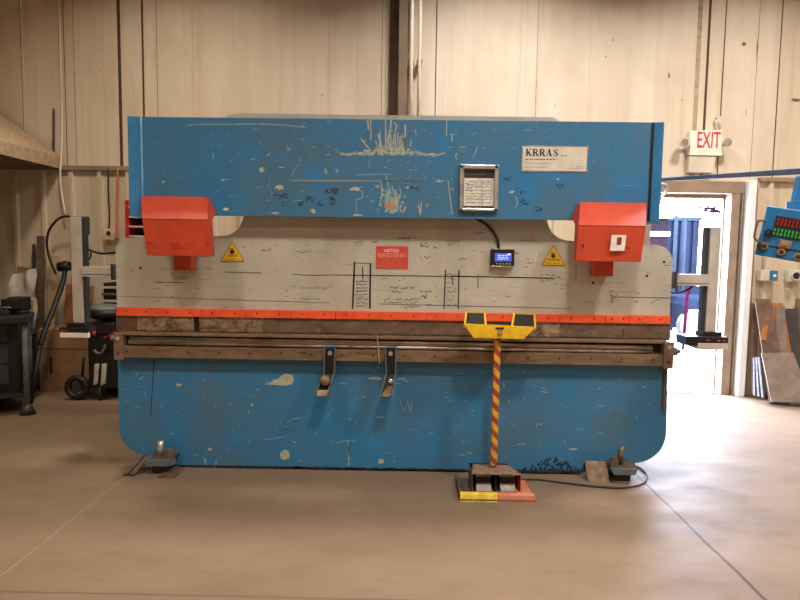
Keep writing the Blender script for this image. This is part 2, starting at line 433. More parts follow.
for px in (22.8, 192.5, 387): 
    x = P(px, 60, YW).x; wb.box((x-.007, YW-.012, ZL), (x+.007, YW, RZ), 'cream')
# knocks and gouges in the boards
for px, py, w, h in ((744, 44, 5, 5), (757, 52, 1.6, 40), (746, 112, 1, 10), (669, 75, 2, 8), (606, 57, 2.5, 2), (613, 40, 1.5, 5), (555, 105, 2, 2), (100, 70, 1, 4), (322, 95, 3, 2), (796, 100, 12, 4), (682, 100, 1.5, 3)):
    chip(wb, px, py, w, h, YW-.003, 'seam2', jag=.6)
o_wb = struct(wb.build('wall_back'), 'stained cream board wall behind the machine with dark seams', 'wall')
li = MB('liner')
YL = YW-.03
def liner(x0, x1, phase):
    li.box((x0, YL, 0), (x1, YW-.001, ZL))
    x = x0+phase
    while x < x1-.05:
        li.hexa([(x-.035, YL, 0), (x+.035, YL, 0), (x+.018, YL-.03, 0), (x-.018, YL-.03, 0)], [(x-.035, YL, ZL), (x+.035, YL, ZL), (x+.018, YL-.03, ZL), (x-.018, YL-.03, ZL)])
        x += .305
liner(RX0, DX0-.13, .05); liner(DX1+.27, RX1, .12)
li.build('liner_panel', o_wb)
lt = MB('tanjamb'); lt.box((RX0, YL-.045, ZL-.01), (DX0-.14, YL+.02, ZL+.035)); lt.box((DX1+.27, YL-.045, ZL-.04), (RX1, YL+.02, ZL)); struct(lt.build('trim_1'), 'narrow tan ledge along the top of the ribbed liner', 'trim')
bb = MB('brownsteel'); bb.box((RX0, YL-.04, 0), (DX0-.14, YL+.02, .16)); struct(bb.build('baseboard_back'), 'brown kick board at the foot of the back wall', 'baseboard')
# doorway in the back wall
dr = MB('tanjamb')
dr.box((DX1-.006, YW-.03, 0), (DX1+.115, YW+.16, DZ+.1)); dr.box((DX0-.13, YW-.03, 0), (DX0+.006, YW+.16, DZ+.1)); dr.box((DX0-.13, YW-.035, DZ-.006), (DX1+.125, YW+.16, DZ+.12))
dr.box((DX0+.006, YW+.1, DZ-.05), (DX1-.006, YW+.159, DZ-.006)); dr.box((DX1-.022, YW+.1, 0), (DX1-.006, YW+.158, DZ-.05)); dr.box((DX1+.085, YW-.045, 0), (DX1+.1, YW-.03, DZ), 'seam')
o_dr = struct(dr.build('door_1', bevel=.006), 'open doorway with tan metal frame, bright daylight outside', 'door')
tr = MB('whitetrim'); tr.box((DX1+.13, YW-.12, 0), (DX1+.205, YW-.02, DZ+.12)); tr.build('edge_post', o_dr, bevel=.008)
th = MB('greysteel'); th.box((DX0, YW-.02, 0), (DX1, YW+.16, .012)); th.build('threshold', o_dr)
# ------------------------------------------------------------------ press brake
PB = thing('press_brake', 'large blue hydraulic press brake with beige ram, orange guards and yellow pedal post in front', 'press brake', (-.1, 4.0, 0))
BX0, BX1 = -1.965, 1.75            # bed plate ends
BY = 4.0
# --- bed
zt = .765
bed = MB('blue')
r = .2
poly = [(BX0, zt)] + [(BX0, .26)] + rounded(BX0+.19, .27, .19, 180, 262, 8) + [(-1.60, .082), (-1.585, .018), (1.20, .018), (1.215, .09)] + rounded(BX1-.2, .30, .21, 278, 360, 8)[0:] + [(BX1, zt)]
bed.prism(poly, BY, BY+.06)
YB = BY-.0012
for px, py, w, h, m in ((285, 455, 11, 11, 'primer'), (375, 378.5, 16, 3, 'primer'), (402, 379, 12, 2, 'palechip'), (342, 383.5, 12, 2, 'palechip'),
                        (381, 461, 9, 7, 'primer'), (348, 450, 2.2, 22, 'palechip'), (574, 449, 12, 2.4, 'primer'), (462, 455, 10, 2, 'palechip'), (364, 397, 6, 2.5, 'primer'), (179, 385, 7, 4, 'primer'), (252, 405, 3, 4, 'primer'), (205, 461, 2, 9, 'primer'), (216, 462, 2, 7, 'palechip'), (210, 449, 6, 4, 'primer')):
    chip(bed, px, py, w, h, YB, m)
stroke(bed, [(265, 440), (287, 436)], .8, YB, 'palechip'); stroke(bed, [(287, 422), (294, 419), (302, 417)], 1.1, YB, 'palechip', wob=.4)
stroke(bed, [(336, 443), (345, 440.5), (356, 441)], 1, YB, 'palechip'); stroke(bed, [(348, 441), (349, 465)], 1.3, YB, 'primer')
stroke(bed, [(400, 400), (404, 411), (407, 402), (410, 412), (413, 400)], .8, YB, 'palechip', wob=1.2)
for _ in range(110):
    px, py = rnd.uniform(123, 660), rnd.uniform(366, 462)
    a = rnd.choice((0, 0, .1, 1.5, 1.6, -.6, .8)); L = rnd.uniform(1.5, 8)*(.6 if a else 1); w = rnd.uniform(.4, .9)
    stroke(bed, [(px, py), (px+L*math.cos(a), py+L*math.sin(a))], w, YB, rnd.choice(('palechip', 'palechip', 'primer')), wob=.6)
for _ in range(20):
    chip(bed, rnd.uniform(123, 660), rnd.uniform(366, 462), rnd.uniform(1.2, 3.4), rnd.uniform(1, 2.6), YB, rnd.choice(('palechip', 'primer')))
for _ in range(170):   # soot along the foot of the plate
    px = rnd.gauss(552, 19); h = 15*math.exp(-((px-552)/26)**2)
    chip(bed, px, 472-rnd.random()**1.6*h, rnd.uniform(1.5, 5), rnd.uniform(1.5, 4.5), YB-.0003*rnd.random(), rnd.choice(('soot', 'soot', 'grime')), jag=.5)
for px in range(185, 590, 9):
    chip(bed, px+rnd.uniform(-4, 4), 465.5+(px-185)*.015, 14, rnd.uniform(1.5, 3), YB, 'soot', jag=.4)
stroke(bed, [(154, 360), (153, 380), (151.5, 400), (150.5, 416)], .8, YB, 'grime', wob=.3)
bed.flat([xz(*q, YB) for q in ((263.5, 384.5), (272, 381.5), (273.5, 379.5), (278, 379), (281, 376), (286, 373.5), (292, 375), (294, 379), (292.5, 384), (286, 385.5))], YB, 'primer'); chip(bed, 287, 377.5, 2.2, 2.2, YB-.001, 'rustchip', jag=.2)
bed.build('bed', PB)
sk = MB('blackm'); sk.box((-1.55, BY+.08, .0), (1.17, BY+.14, .4)); sk.build('back_skirt', PB)
# frames and tie plates behind the front plates
for x0 in (-1.83, 1.53):
    fr = MB('blue2'); fr.prismx([(BY+.07, .05), (5.35, .05), (5.35, 2.2), (BY+.4, 2.2), (BY+.34, 2.05), (BY+.34, 1.45), (4.5, 1.4), (4.5, .86), (BY+.07, .82)], x0, x0+.06)
    fr.build('side_frame', PB, bevel=.004)
    cy = MB('darksteel'); xx = x0+.19 if x0 < 0 else x0-.06
    cy.cyl((xx, BY+.14, 1.86), (xx, BY+.14, 2.2), .085, 20); cy.cyl((xx, BY+.12, 1.46), (xx, BY+.12, 1.87), .035, 16, 'chrome'); cy.box((xx-.07, BY+.07, 1.42), (xx+.07, BY+.18, 1.48))
    cy.build('hydraulic_cylinder', PB)
tb = MB('blue2'); tb.box((-1.7, 4.9, 2.0), (1.52, 5.2, 2.2)); tb.build('tie_beam', PB)
bt = MB('blackm'); bt.box((-1.7, 4.12, .55), (1.52, 4.5, .62)); bt.box((-1.7, 5.0, .1), (1.52, 5.06, .75)); bt.build('bed_web', PB)
# --- die rail
YD = BY-.07
dz0, dz1, dz2 = .772, .848, .94
rail = MB('die')
rail.box((BX0+.02, YD, dz0), (1.735, BY+.1, dz1))
rail.box((BX0+.03, YD+.05, dz1), (1.72, BY+.1, dz1+.012), 'dark'); rail.box((BX0+.03, YD+.062, dz1), (1.72, BY+.1, dz2-.02), 'dark')
rail.box((BX0+.04, YD+.012, dz2-.02), (1.71, BY+.1, dz2), 'die')
x = BX0+.1
while x < 1.72:
    p = (x, YD, dz0+.042); rail.cyl((p[0], YD-.003, p[2]), (p[0], YD+.01, p[2]), .0075, 10, 'hole'); x += .205
for px, py, w, h in ((302, 353, 12, 4), (450, 360, 18, 5), (455, 357, 16, 3), (150, 349, 6, 3), (620, 362, 8, 3), (358, 353, 5, 4)): chip(rail, px, py, w, h, YD-.0008, 'punch3')
rail.build('die_rail', PB, bevel=.002)
for k, (dz, dy, rr) in enumerate(((.02, .012, .012), (.052, .022, .010))):
    rd = MB('rod'); rd.cyl((BX0+.1, YD+dy+.015, dz1+dz), (1.62, YD+dy+.015, dz1+dz-.006), rr, 14, 'rod'); rd.build('steel_rod', PB)
rd = MB('die'); rd.box((BX0+.1, YD+.014, dz1+.032), (1.62, YD+.05, dz1+.04)); rd.build('die_strip', PB)
for s, x in ((-1, BX0+.015), (1, 1.715)):
    eb = MB('die'); xa, xb = (x, x+.062) if s < 0 else (x-.03, x+.035)
    eb.box((xa, YD-.012, dz0-.015), (xb, YD+.05, dz2-.006)); eb.cyl((xa+.03, YD-.02, dz0+.03), (xa+.03, YD-.01, dz0+.03), .009, 10, 'hole'); eb.cyl((xa+.03, YD-.022, dz1+.05), (xa+.03, YD-.01, dz1+.05), .014, 12, 'bolt')
    if s > 0: eb.cyl((xb, YD+.02, dz1+.02), (xb+.03, YD+.02, dz1+.02), .03, 14, 'foot'); eb.cyl((xb+.02, YD+.02, dz1+.02), (xb+.05, YD+.02, dz1+.02), .018, 6, 'blackm'); eb.box((xb-.03, YD+.05, .45), (xb-.005, YD+.1, dz0), 'foot')
    else: eb.cyl((xa+.01, YD, dz1+.05), (xa-.02, YD-.01, dz1+.055), .02, 12, 'foot')
    eb.build('end_clamp', PB, bevel=.003)
# --- punches: the long upper tools
YP = BY-.008
pz0, pz1 = .935, 1.05
pj = [116, 193.5, 199, 263.5, 424.5, 523, 560, 624, 671]
pm = ['punch2', 'dark', 'punch2', 'punch', 'punch', 'punch2', 'punch', 'punch']
for i, m in enumerate(pm):
    xa = P(pj[i], 325, YP).x; xb = P(pj[i+1], 325, YP).x
    pu = MB(m)
    if m == 'dark': pu.box((xa, YP+.02, pz0+.005), (xb, YP+.06, pz1)); pu.build('filler_strip', PB); continue
    if i == 0: pu.box((xa, YP, pz0), (xa+.14, YP+.05, pz1), 'punch3'); xa += .1415
    pu.prismx([(YP, pz0+.012), (YP+.018, pz0-.004), (YP+.05, pz0+.03), (YP+.05, pz1), (YP, pz1)], xa+.0008, xb-.0008)
    pu.build('punch', PB, bevel=.0015)
# --- orange clamps
cj = [116, 156.5, 201, 246, 291, 335.5, 380, 425, 469, 514, 560, 606, 629.5, 671]
YC = BY-.022
for a, b in zip(cj, cj[1:]):
    xa, xb = P(a, 315, YC).x, P(b, 315, YC).x
    cl = MB('orange2'); cl.box((xa+.0015, YC, 1.046), (xb-.0015, YC+.045, 1.10)); 
    for k in (.25, .75): 
        q = xa+(xb-xa)*k; cl.cyl((q, YC-.003, 1.075), (q, YC+.004, 1.075), .006, 10, 'hole')
    chip(cl, rnd.uniform(a+5, b-5), 313+(a-116)*.0145, 7, 1.2, YC-.0008, 'rustchip'); 
    cl.build('tool_clamp', PB, bevel=.002)
# --- ram
rz0, rzs = 1.098, 1.568
rx0, rx1 = -1.96, 1.745
ramp_ = [(rx0, rz0), (rx1, rz0)] + rounded(rx1-.11, rzs-.11, .11, 0, 90) + [(1.12, rzs+.02)] + [(1.06+.02, rzs+.02)] + rounded(1.06, rzs+.17, .15, 270, 180, 8) + [(.91, 1.9), (.91, 2.2), tuple(xz(562, 122, BY)), tuple(xz(553, 117.2, BY)), tuple(xz(240, 113.2, BY)), tuple(xz(226, 116, BY)), (-1.10, 2.2), (-1.10, 1.9)] + rounded(-1.25, rzs+.17, .15, 0, -90, 8) + [(-1.35, rzs+.015)] + rounded(rx0+.09, rzs-.09, .09, 90, 180)
ram = MB('plate'); ram.prism(ramp_, BY, BY+.06)
YR = BY-.0012
# rulings, gauge marks and shop handwriting on the plate
for pts, w, m in (([(354.5, 262), (352.5, 309)], 1.6, 'ink'), ([(370.5, 263), (369.8, 309)], 1.8, 'ink'), ([(445.5, 270), (444, 309)], 1.2, 'ink'), ([(459, 270), (458.2, 309)], 1.2, 'ink'),
                  ([(292, 274), (310, 275.5), (335, 275)], .9, 'ink2'), ([(335, 275), (420, 276), (500, 277), (555, 278.5)], .9, 'ink3'), ([(453, 276.2), (552, 278.2)], 1.1, 'ink3'), ([(116, 296), (330, 303)], .5, 'ink2'), ([(380, 304), (570, 308.5)], .7, 'ink2'), ([(614, 297), (671, 298)], .7, 'ink3'),
                  ([(153, 282), (185, 282.5)], .8, 'ink2'), ([(225, 272), (262, 273)], .9, 'ink2'), ([(300, 288), (322, 288)], .5, 'ink2'), ([(478, 274), (478, 288)], .8, 'ink3'), ([(576, 262), (576, 279)], .6, 'ink2'), ([(452, 274), (452.5, 285)], .9, 'ink3'), ([(362.5, 267), (362.8, 279)], 1.1, 'ink3'), ([(354, 263), (371, 263.5)], .7, 'ink3')):
    stroke(ram, pts, w, YR, m)
for z in range(8): stroke(ram, [(355.5, 281+z*3.5), (367, 281+z*3.5+rnd.uniform(-.5, .5))], .5, YR, 'ink2', wob=.3)
for a in range(9): scribble(ram, 356, 280+a*3.2, 368, 282+a*3.2, YR, 'ink2', .45, 1, .8)
for a in range(8): scribble(ram, 446.5+rnd.uniform(0, 1), 273+a*4.3, 457, 276+a*4.3, YR, 'ink3', .5, 1, 1.2)
for x0, y0, x1, y1, m in ((390, 286, 415, 290, 'ink3'), (392, 291, 402, 293, 'ink3'), (420, 290, 432, 293, 'ink3'), (424, 294, 428, 300, 'ink'), (384, 298, 420, 304, 'ink2'), (372, 240, 378, 244, 'ink3'), (355, 240, 363, 247, 'ink2'), (398, 236, 416, 240, 'ink3'), (420, 242, 430, 248, 'ink3'),
                          (474, 231, 485, 235, 'ink3'), (421, 244, 428, 248, 'ink3'), (434, 246, 441, 249, 'ink3'), (459, 258, 470, 261, 'ink3'), (420, 255, 430, 260, 'ink3'), (420, 294, 428, 298, 'ink'), (448, 240, 460, 246, 'ink2'), (519, 239, 536, 242, 'ink2'), (527, 258, 534, 264, 'ink2'), (540, 273, 556, 277, 'ink3'), (556, 276, 562, 279, 'ink3'), (540, 279, 552, 283, 'ink2'), (555, 283, 568, 287, 'ink2'), (490, 291, 498, 293, 'ink2'), (510, 252, 520, 255, 'ink2'),
                          (262, 250, 270, 252, 'ink2'), (300, 250, 312, 253, 'ink2'), (328, 284, 336, 288, 'ink2'), (300, 298, 320, 300, 'ink2'), (584, 302, 594, 303, 'ink2'), (610, 290, 614, 306, 'ink2'), (635, 300, 640, 304, 'ink3'), (664, 263, 668, 267, 'ink3'), (588, 270, 591, 280, 'ink2'), (268, 249, 272, 252, 'ink3'), (400, 305, 420, 309, 'ink2')):
    scribble(ram, x0, y0, x1, y1, YR, m, .6, max(1, int((y1-y0)/3)), 1.3)
for _ in range(120):
    a = rnd.choice((0, 0, 0, 1.57)); L = rnd.uniform(1, 6); px = rnd.uniform(120, 668); py = rnd.uniform(242, 308)
    stroke(ram, [(px, py), (px+L*math.cos(a), py+L*.5*math.sin(a))], rnd.uniform(.35, .6), YR, 'ink2', wob=.3)
for px, py in ((140.5, 268), (647, 276), (664, 262), (593, 283)): chip(ram, px, py, 3, 3, YR, 'hole', jag=.1)
stroke(ram, [(650, 304), (655, 301), (660, 299)], .6, YR, 'ink2'); stroke(ram, [(613, 303), (612, 296), (618, 300)], .6, YR, 'ink2')
ram.build('ram', PB)
# --- warning triangles, notice, readout on the ram
def triangle(cx, cy, s):
    t = MB('yellow'); Y = BY-.004
    a, b, c = xz(cx, cy-s*1.0, Y), xz(cx-s*1.12, cy+s*.95, Y), xz(cx+s*1.12, cy+s*.95, Y)
    t.prism([a, b, c], Y, BY-.0015)
    Yf = Y-.0006
    for e, f in ((a, b), (b, c), (c, a)): stroke(t, [e, f], .006, Yf, 'brassy', conv=False)
    chip(t, cx-.2, cy+.5, 5.2, 4.6, Yf, 'ink', jag=.2); 
    for k in (-1.6, -.5, .6): stroke(t, [(cx+k, cy-.5), (cx+k-.4, cy-3.2)], .7, Yf, 'ink')
    w = xz(cx-5.6, cy+5.4, Yf); text_into(t, 'WARNING', w[0], w[1], Yf, 2.4/150, 11.5/150, 'ink'); dashes(t, cx-7, cx+7, cy+7.6, Yf, 'ink3', .5)
    t.build('warning_triangle', PB)
triangle(232.5, 251.5, 10.3); triangle(553.5, 255.5, 10.3)
nt = MB('red'); Y = BY-.004; a = xz(376, 246, Y); b = xz(408, 269, Y); nt.box((a[0], Y, b[1]), (b[0], BY-.0015, a[1])); Yf = Y-.0006
w = xz(384.5, 252, Yf); text_into(nt, 'NOTICE', w[0], w[1], Yf, 3/150, 14/150, 'white')
for yy, xa, xb in ((254, 378, 404), (256, 378, 406), (257.8, 378, 384), (258, 386, 406), (260, 386, 405), (262.5, 378, 384), (263, 387, 404), (265.5, 378, 405), (267.5, 380, 406)): dashes(nt, xa, xb, yy, Yf, 'white' if yy < 257 else 'rustchip', .45)
nt.build('notice_plate', PB)
ro = MB('black'); a = xz(491, 249.5, BY-.04); b = xz(514, 266, BY-.04); ro.box((a[0], BY-.045, b[1]), (b[0], BY-.001, a[1])); Yr = BY-.0458
p0, p1 = xz(495, 253, Yr), xz(511.5, 261.5, Yr); ro.box((p0[0], Yr, p1[1]), (p1[0], Yr+.002, p0[1]), 'scr')
for y in (255.4, 257.2, 259): dashes(ro, 498, 508, y, Yr-.0006, 'scrw', .6)
chip(ro, 509, 254.3, 3, 2, Yr-.0008, 'scrw', jag=.1)
for k in range(5): chip(ro, 497+k*3.2, 263.8, 1.4, 1, Yr+.0002, 'white', jag=.1)
ro.box((a[0]+.004, BY-.047, a[1]), (b[0]-.004, BY-.002, a[1]+.006), 'silver'); ro.box((a[0]+.004, BY-.047, b[1]-.005), (b[0]-.004, BY-.002, b[1]), 'silver')
o_ro = ro.build('digital_readout', PB, bevel=.002)
cb = MB('rubber'); cb.tube([tuple(P(470, 214, BY-.02)), tuple(P(478, 219.5, BY-.02)), tuple(P(487, 225, BY-.025)), tuple(P(494, 233, BY-.03)), tuple(P(498, 241, BY-.03)), tuple(P(498.5, 250, BY-.03))], .0095); cb.build('readout_cable', o_ro)
# --- upper housing
YH = 3.88
ho = MB('blue')
hx0, hx1 = -1.715, 1.525
hz0, hz1 = 1.715, 2.335
ho.box((hx0, YH, hz0), (hx1, YH+.012, hz1))
ho.box((hx0-.0, YH+.012, hz1-.012), (hx1, YH+.075, hz1))
Yh = YH-.0012
# chips, scrapes and marker notes (photo positions measured on the plate)
for k in range(120):
    t = rnd.gauss(0, .5); px = 389+t*46; h = (1-min(1, abs(t)))**1.3*15+2
    chip(ho, px, 155-rnd.uniform(0, h*.6), rnd.uniform(2.5, 7), rnd.uniform(1.5, 3.4), Yh-.0002*rnd.random(), rnd.choice(('primer', 'primer', 'palechip')), jag=.6)
for k in range(40):
    px = rnd.gauss(389, 18); h = 30*math.exp(-((px-389)/9)**2)+13*math.exp(-((px-389)/26)**2); h *= rnd.uniform(.3, 1.05); dx = (px-389)*.25+rnd.uniform(-2, 2)
    stroke(ho, [(px, 155), (px+dx*.5, 155-h*.5), (px+dx*.6+rnd.uniform(-1, 1), 155-h)], rnd.uniform(.6, 1.3), Yh-.0003*rnd.random(), rnd.choice(('primer', 'palechip')), wob=.5)
for k in range(26):
    px = rnd.gauss(391, 8); h = 30*math.exp(-((px-391)/9)**2)*rnd.uniform(.3, 1.05)
    stroke(ho, [(px, 212), (px+rnd.uniform(-2, 2), 212-h*.5), (px+rnd.uniform(-4, 4), 212-h)], rnd.uniform(.6, 1.3), Yh-.0003*rnd.random(), rnd.choice(('primer', 'palechip')), wob=.5)
for pts, w in (([(336, 152), (352, 154), (372, 155)], .9), ([(361, 139), (366, 146), (371, 150)], 1.2), ([(378, 133), (380, 142), (383, 152)], 1.6), ([(391, 120), (390, 130), (388, 140), (391, 150)], 1.6), ([(394, 122), (397, 126), (393, 138)], 1), ([(404, 144), (398, 150)], 1.4), ([(405.5, 125), (405.5, 137)], 1.4), ([(368, 120), (369, 130)], 1.6), ([(370.5, 118), (371, 140)], 1), ([(411, 141), (410, 147)], 1.2), ([(418, 153.5), (436, 155), (445, 153)], 1.2), ([(446.5, 120), (446.5, 136)], 1), ([(451.5, 133), (452, 142)], 1.2), ([(356, 175), (392, 174.5)], 1.1), ([(292, 180), (424, 181)], .7), ([(380, 180.5), (424, 181)], .9), ([(186, 125.8), (194, 124), (230, 124), (262, 124.3), (285, 125), (306, 127.5)], 1.3),
               ([(386, 174), (388, 186), (392, 196), (394, 210)], 1.6), ([(381, 180), (382, 194), (379, 206)], 1.1), ([(399, 186), (401, 192), (400, 198)], 1.2), ([(362, 190), (363, 198), (357, 200)], 1.3), ([(356.5, 198), (356.5, 213)], .8), ([(418, 205), (420, 215)], 1.4), ([(421, 202), (421, 213)], .9), ([(448, 180), (450, 200), (452, 214)], .8), ([(516, 196), (517, 203), (515, 208)], 1.4), ([(477, 146), (473, 158)], .7), ([(481, 149), (486, 148)], .9), ([(292, 176), (296, 168), (300, 164)], .8)):
    stroke(ho, pts, w, Yh-.0001, rnd.choice(('primer', 'palechip')), wob=.5)
for k in range(30):
    chip(ho, rnd.gauss(391, 7), rnd.uniform(186, 213), rnd.uniform(2, 6), rnd.uniform(2, 5), Yh-.0002*rnd.random(), rnd.choice(('primer', 'palechip', 'rustchip')), jag=.6)
chip(ho, 391, 206, 16, 9, Yh-.0003, 'rustchip', jag=.5); chip(ho, 355, 189, 16, 5, Yh, 'primer'); chip(ho, 326, 171, 4, 8, Yh, 'palechip'); chip(ho, 337, 171, 5, 8, Yh, 'palechip', jag=.7); chip(ho, 313, 211, 7, 6, Yh, 'primer'); chip(ho, 280, 187, 12, 9, Yh, 'primer', jag=.6); chip(ho, 262, 170, 8, 6, Yh, 'primer', jag=.5); chip(ho, 289, 149, 5, 4, Yh, 'palechip'); chip(ho, 226, 209, 7, 4, Yh, 'signw'); chip(ho, 253, 159, 7, 2, Yh, 'palechip'); chip(ho, 512, 192, 9, 4, Yh, 'primer', jag=.6); chip(ho, 163, 182, 5, 3, Yh, 'primer'); chip(ho, 223, 180, 4, 2, Yh, 'signw'); chip(ho, 558, 179, 3, 2, Yh, 'signw'); chip(ho, 276, 213, 9, 3, Yh, 'primer'); chip(ho, 358, 215, 12, 3, Yh, 'primer'); chip(ho, 440, 181, 14, 3, Yh, 'primer', jag=.7)
for _ in range(80):
    px = rnd.choice((rnd.uniform(150, 515), rnd.uniform(260, 460))); py = rnd.uniform(122, 212)
    a = rnd.choice((0, .1, 1.5, 1.6, -.7)); L = rnd.uniform(1, 6)
    stroke(ho, [(px, py), (px+L*math.cos(a), py+L*math.sin(a))], rnd.uniform(.4, .9), Yh, rnd.choice(('palechip', 'palechip', 'primer')), wob=.6)
for x0, y0, x1, y1 in ((274, 194, 288, 198), (282, 201, 288, 206), (298, 201, 304, 206), (306, 196, 316, 202), (318, 202, 324, 206), (325, 188, 338, 194), (330, 196, 336, 204), (410, 186, 420, 190), (504, 176, 512, 181), (520, 190, 527, 194), (520, 199, 528, 205), (535, 207, 543, 211), (556, 184, 564, 186)):
    scribble(ho, x0, y0, x1, y1, Yh-.0004, 'ink', .6, max(2, int((y1-y0)/2)), 1.8)
o_h = ho.build('upper_housing', PB, bevel=.002)
# flared end wings of the housing
for s, x in ((-1, hx0), (1, hx1)):
    wg = MB('blue2'); w = .074 if s < 0 else .058
    c = [(x, YH+.003, hz0-.0), (x+s*w, YH-.025, hz0-.012), (x+s*w, YH-.025, hz1-.002), (x, YH+.003, hz1)]
    d = [(q[0]+s*.008, q[1]+.012, q[2]) for q in c]
    wg.mats = ['litwing']; wg.hexa(c, d); wg.box((x+s*w-(.0 if s > 0 else .006), YH-.025, hz0-.012), (x+s*w+(.006 if s > 0 else 0), YH+.3, hz1-.002))
    wg.cyl((x+s*.002, YH-.004, hz0), (x+s*.002, YH-.004, hz1-.002), .008, 12, 'glintblue' if s < 0 else 'grime')  # the left bead is a highlight put into shape and colour
    wg.build('end_wing', PB, bevel=.003)
# data card holder
dh = MB('silver'); a = xz(460, 164.5, YH-.02); b = xz(497.5, 211.5, YH-.02)
Y0 = YH-.03
dh.box((a[0], Y0, b[1]), (a[0]+.024, YH-.001, a[1])); dh.box((b[0]-.026, Y0, b[1]), (b[0], YH-.001, a[1])); dh.box((a[0], Y0, b[1]), (b[0], YH-.001, b[1]+.018)); dh.box((a[0], Y0, a[1]-.026), (b[0], YH-.001, a[1])); dh.box((a[0]+.02, YH-.008, b[1]), (b[0]-.02, YH-.001, a[1]), 'greycap')
o_dh = dh.build('card_holder', PB, bevel=.004)
pc = MB('white'); Y = YH-.0095; a = xz(464.3, 178, Y); b = xz(493, 208, Y); pc.box((a[0], Y, b[1]), (b[0], Y+.001, a[1])); Yf = Y-.0006
pc.box((a[0], Y+.0002, a[1]), (b[0], Y+.001, a[1]+.045), 'hole'); pc.box((a[0], Yf, b[1]), (b[0], Y, b[1]+.012), 'hole')
for k in range(8): stroke(pc, [(465.5, 181+k*3.1), (492, 181+k*3.1)], .3, Yf, 'ink2')
for k in range(6): scribble(pc, 466, 181+k*4, 492, 184+k*4, Yf-.0002, 'ink2', .4, 1, 1)
scribble(pc, 466, 183, 474, 193, Yf-.0002, 'ink', .5, 3, 1.2); stroke(pc, [(482, 180), (482, 206)], .4, Yf, 'ink2'); dashes(pc, 466, 486, 174.5, Yf-.001, 'greycap', .6)
pc.build('data_card', o_dh)
# maker's sign
sg = MB('silver'); Y = YH-.004; a = xz(521.8, 145.2, Y); b = xz(587.5, 172.5, Y); sg.box((a[0], Y, b[1]), (b[0], YH-.001, a[1])); sg.box((a[0]+.008, Y-.0008, b[1]+.008), (b[0]-.008, Y+.001, a[1]-.008), 'signw')
Yf = Y-.0016
def serif_word(mb, x, z, h, wd, gap, m):
    T = .26; t = .09
    for ch in 'KRRAS':
        def ln(x0, y0, x1, y1, w): stroke(mb, [(x+x0*wd, z+y0*h), (x+x1*wd, z+y1*h)], w*wd, Yf, m, conv=False)
        def sf(cx, y, w=.42): ln(cx-w/2, y, cx+w/2, y, .075)
        if ch == 'K':
            ln(.22, 0, .22, 1, T); ln(.3, .42, .84, 1, t); ln(.42, .56, .85, 0, T); sf(.22, .03); sf(.22, .97); sf(.82, .97, .34); sf(.86, .03, .36)
        elif ch == 'R':
            ln(.22, 0, .22, 1, T); sf(.22, .03)
            arc = [(.1, .97), (.5, .97)]+[(.5+.24*math.cos(math.radians(90-q)), .735+.235*math.sin(math.radians(90-q))) for q in range(0, 181, 30)]+[(.3, .5)]
            for (p, q), (r_, s_) in zip(arc, arc[1:]): ln(p, q, r_, s_, .19 if p > .6 or r_ > .6 else .085)
            ln(.48, .5, .86, 0, T*.95); sf(.88, .03, .26)
        elif ch == 'A':
            ln(.16, 0, .5, 1, t); ln(.46, 1, .8, 0, T); ln(.24, .32, .68, .32, t); sf(.14, .03, .34); sf(.82, .03, .38)
        else:
            pts = [(.74, .72), (.74, .9), (.62, .97), (.42, .97), (.26, .86), (.26, .68), (.42, .56), (.62, .44), (.76, .3), (.74, .12), (.58, .02), (.36, .03), (.22, .14), (.22, .3)]
            for i, ((p, q), (r_, s_)) in enumerate(zip(pts, pts[1:])): ln(p, q, r_, s_, .22 if 4 <= i <= 8 else .1)
        x += wd+gap
w = xz(525.5, 155.8, Yf); serif_word(sg, w[0], w[1], 6.6/153, 6.1/153, .45/153, 'ink')
dashes(sg, 525.5, 557, 159.4, Yf, 'ink3', .9, (1, 3)); dashes(sg, 561, 567, 155.8, Yf, 'ink3', .7); dashes(sg, 525.5, 548, 163.6, Yf, 'ink2', .6, (.8, 2)); dashes(sg, 525.5, 547, 167.1, Yf, 'ink2', .6, (.8, 2)); dashes(sg, 576, 583, 166.8, Yf, 'ink2', .6, (.8, 2)); dashes(sg, 566, 583, 168.8, Yf, 'ink2', .3, (3, 6))
sg.build('maker_sign', PB, bevel=.001)
# orange cylinder guards
def guard(t0, t1, f0, f1, b0, b1, tz, fz, bz):
    g = MB('orange')
    Yt, Yfd, Yb = 3.845, 3.705, 3.735
    def sec(t, x, xb): return [(t, Yt, tz), (x, Yfd, fz), (xb, Yb, bz), (xb, 3.79, bz), (x, 3.79, hz0-.03), (x, 3.872, hz0+.02), (t, 3.872, tz)]
    A = sec(t0, f0, b0); B = sec(t1, f1, b1); n = len(A)
    g.add(A+B, [tuple(range(n)), tuple(reversed(range(n, 2*n)))]+[(i, n+i, n+(i+1) % n, (i+1) % n) for i in range(n)])
    g.box((f0-.001, Yfd-.002, fz-.004), (f1+.001, Yfd+.004, fz+.002), 'redd')
    return g
def px5(a, b, ya, c, d, yc, yt, ta, tb_): return (P(ta, yt, 3.845).x, P(tb_, yt, 3.845).x, P(a, ya, 3.705).x, P(b, ya, 3.705).x, P(c, yc, 3.735).x, P(d, yc, 3.735).x, P((a+b)/2, yt, 3.845).z, P((a+b)/2, ya, 3.705).z, P((c+d)/2, yc, 3.735).z)
gl = guard(*px5(142, 208, 219, 147, 212, 256, 196.5, 141, 207.5))
for k in range(7): scribble(gl, 145+k*8, 243, 150+k*8, 245, 3.712, 'redd', .6, 1, .6)
for px, py, w, h in ((208, 243.5, 3.5, 5), (176, 245, 12, 2), (150, 243, 10, 1.6), (152, 201, 2, 2)): chip(gl, px, py, w, h, 3.712, 'redd')
o_gl = gl.build('cylinder_guard', PB, bevel=.004)
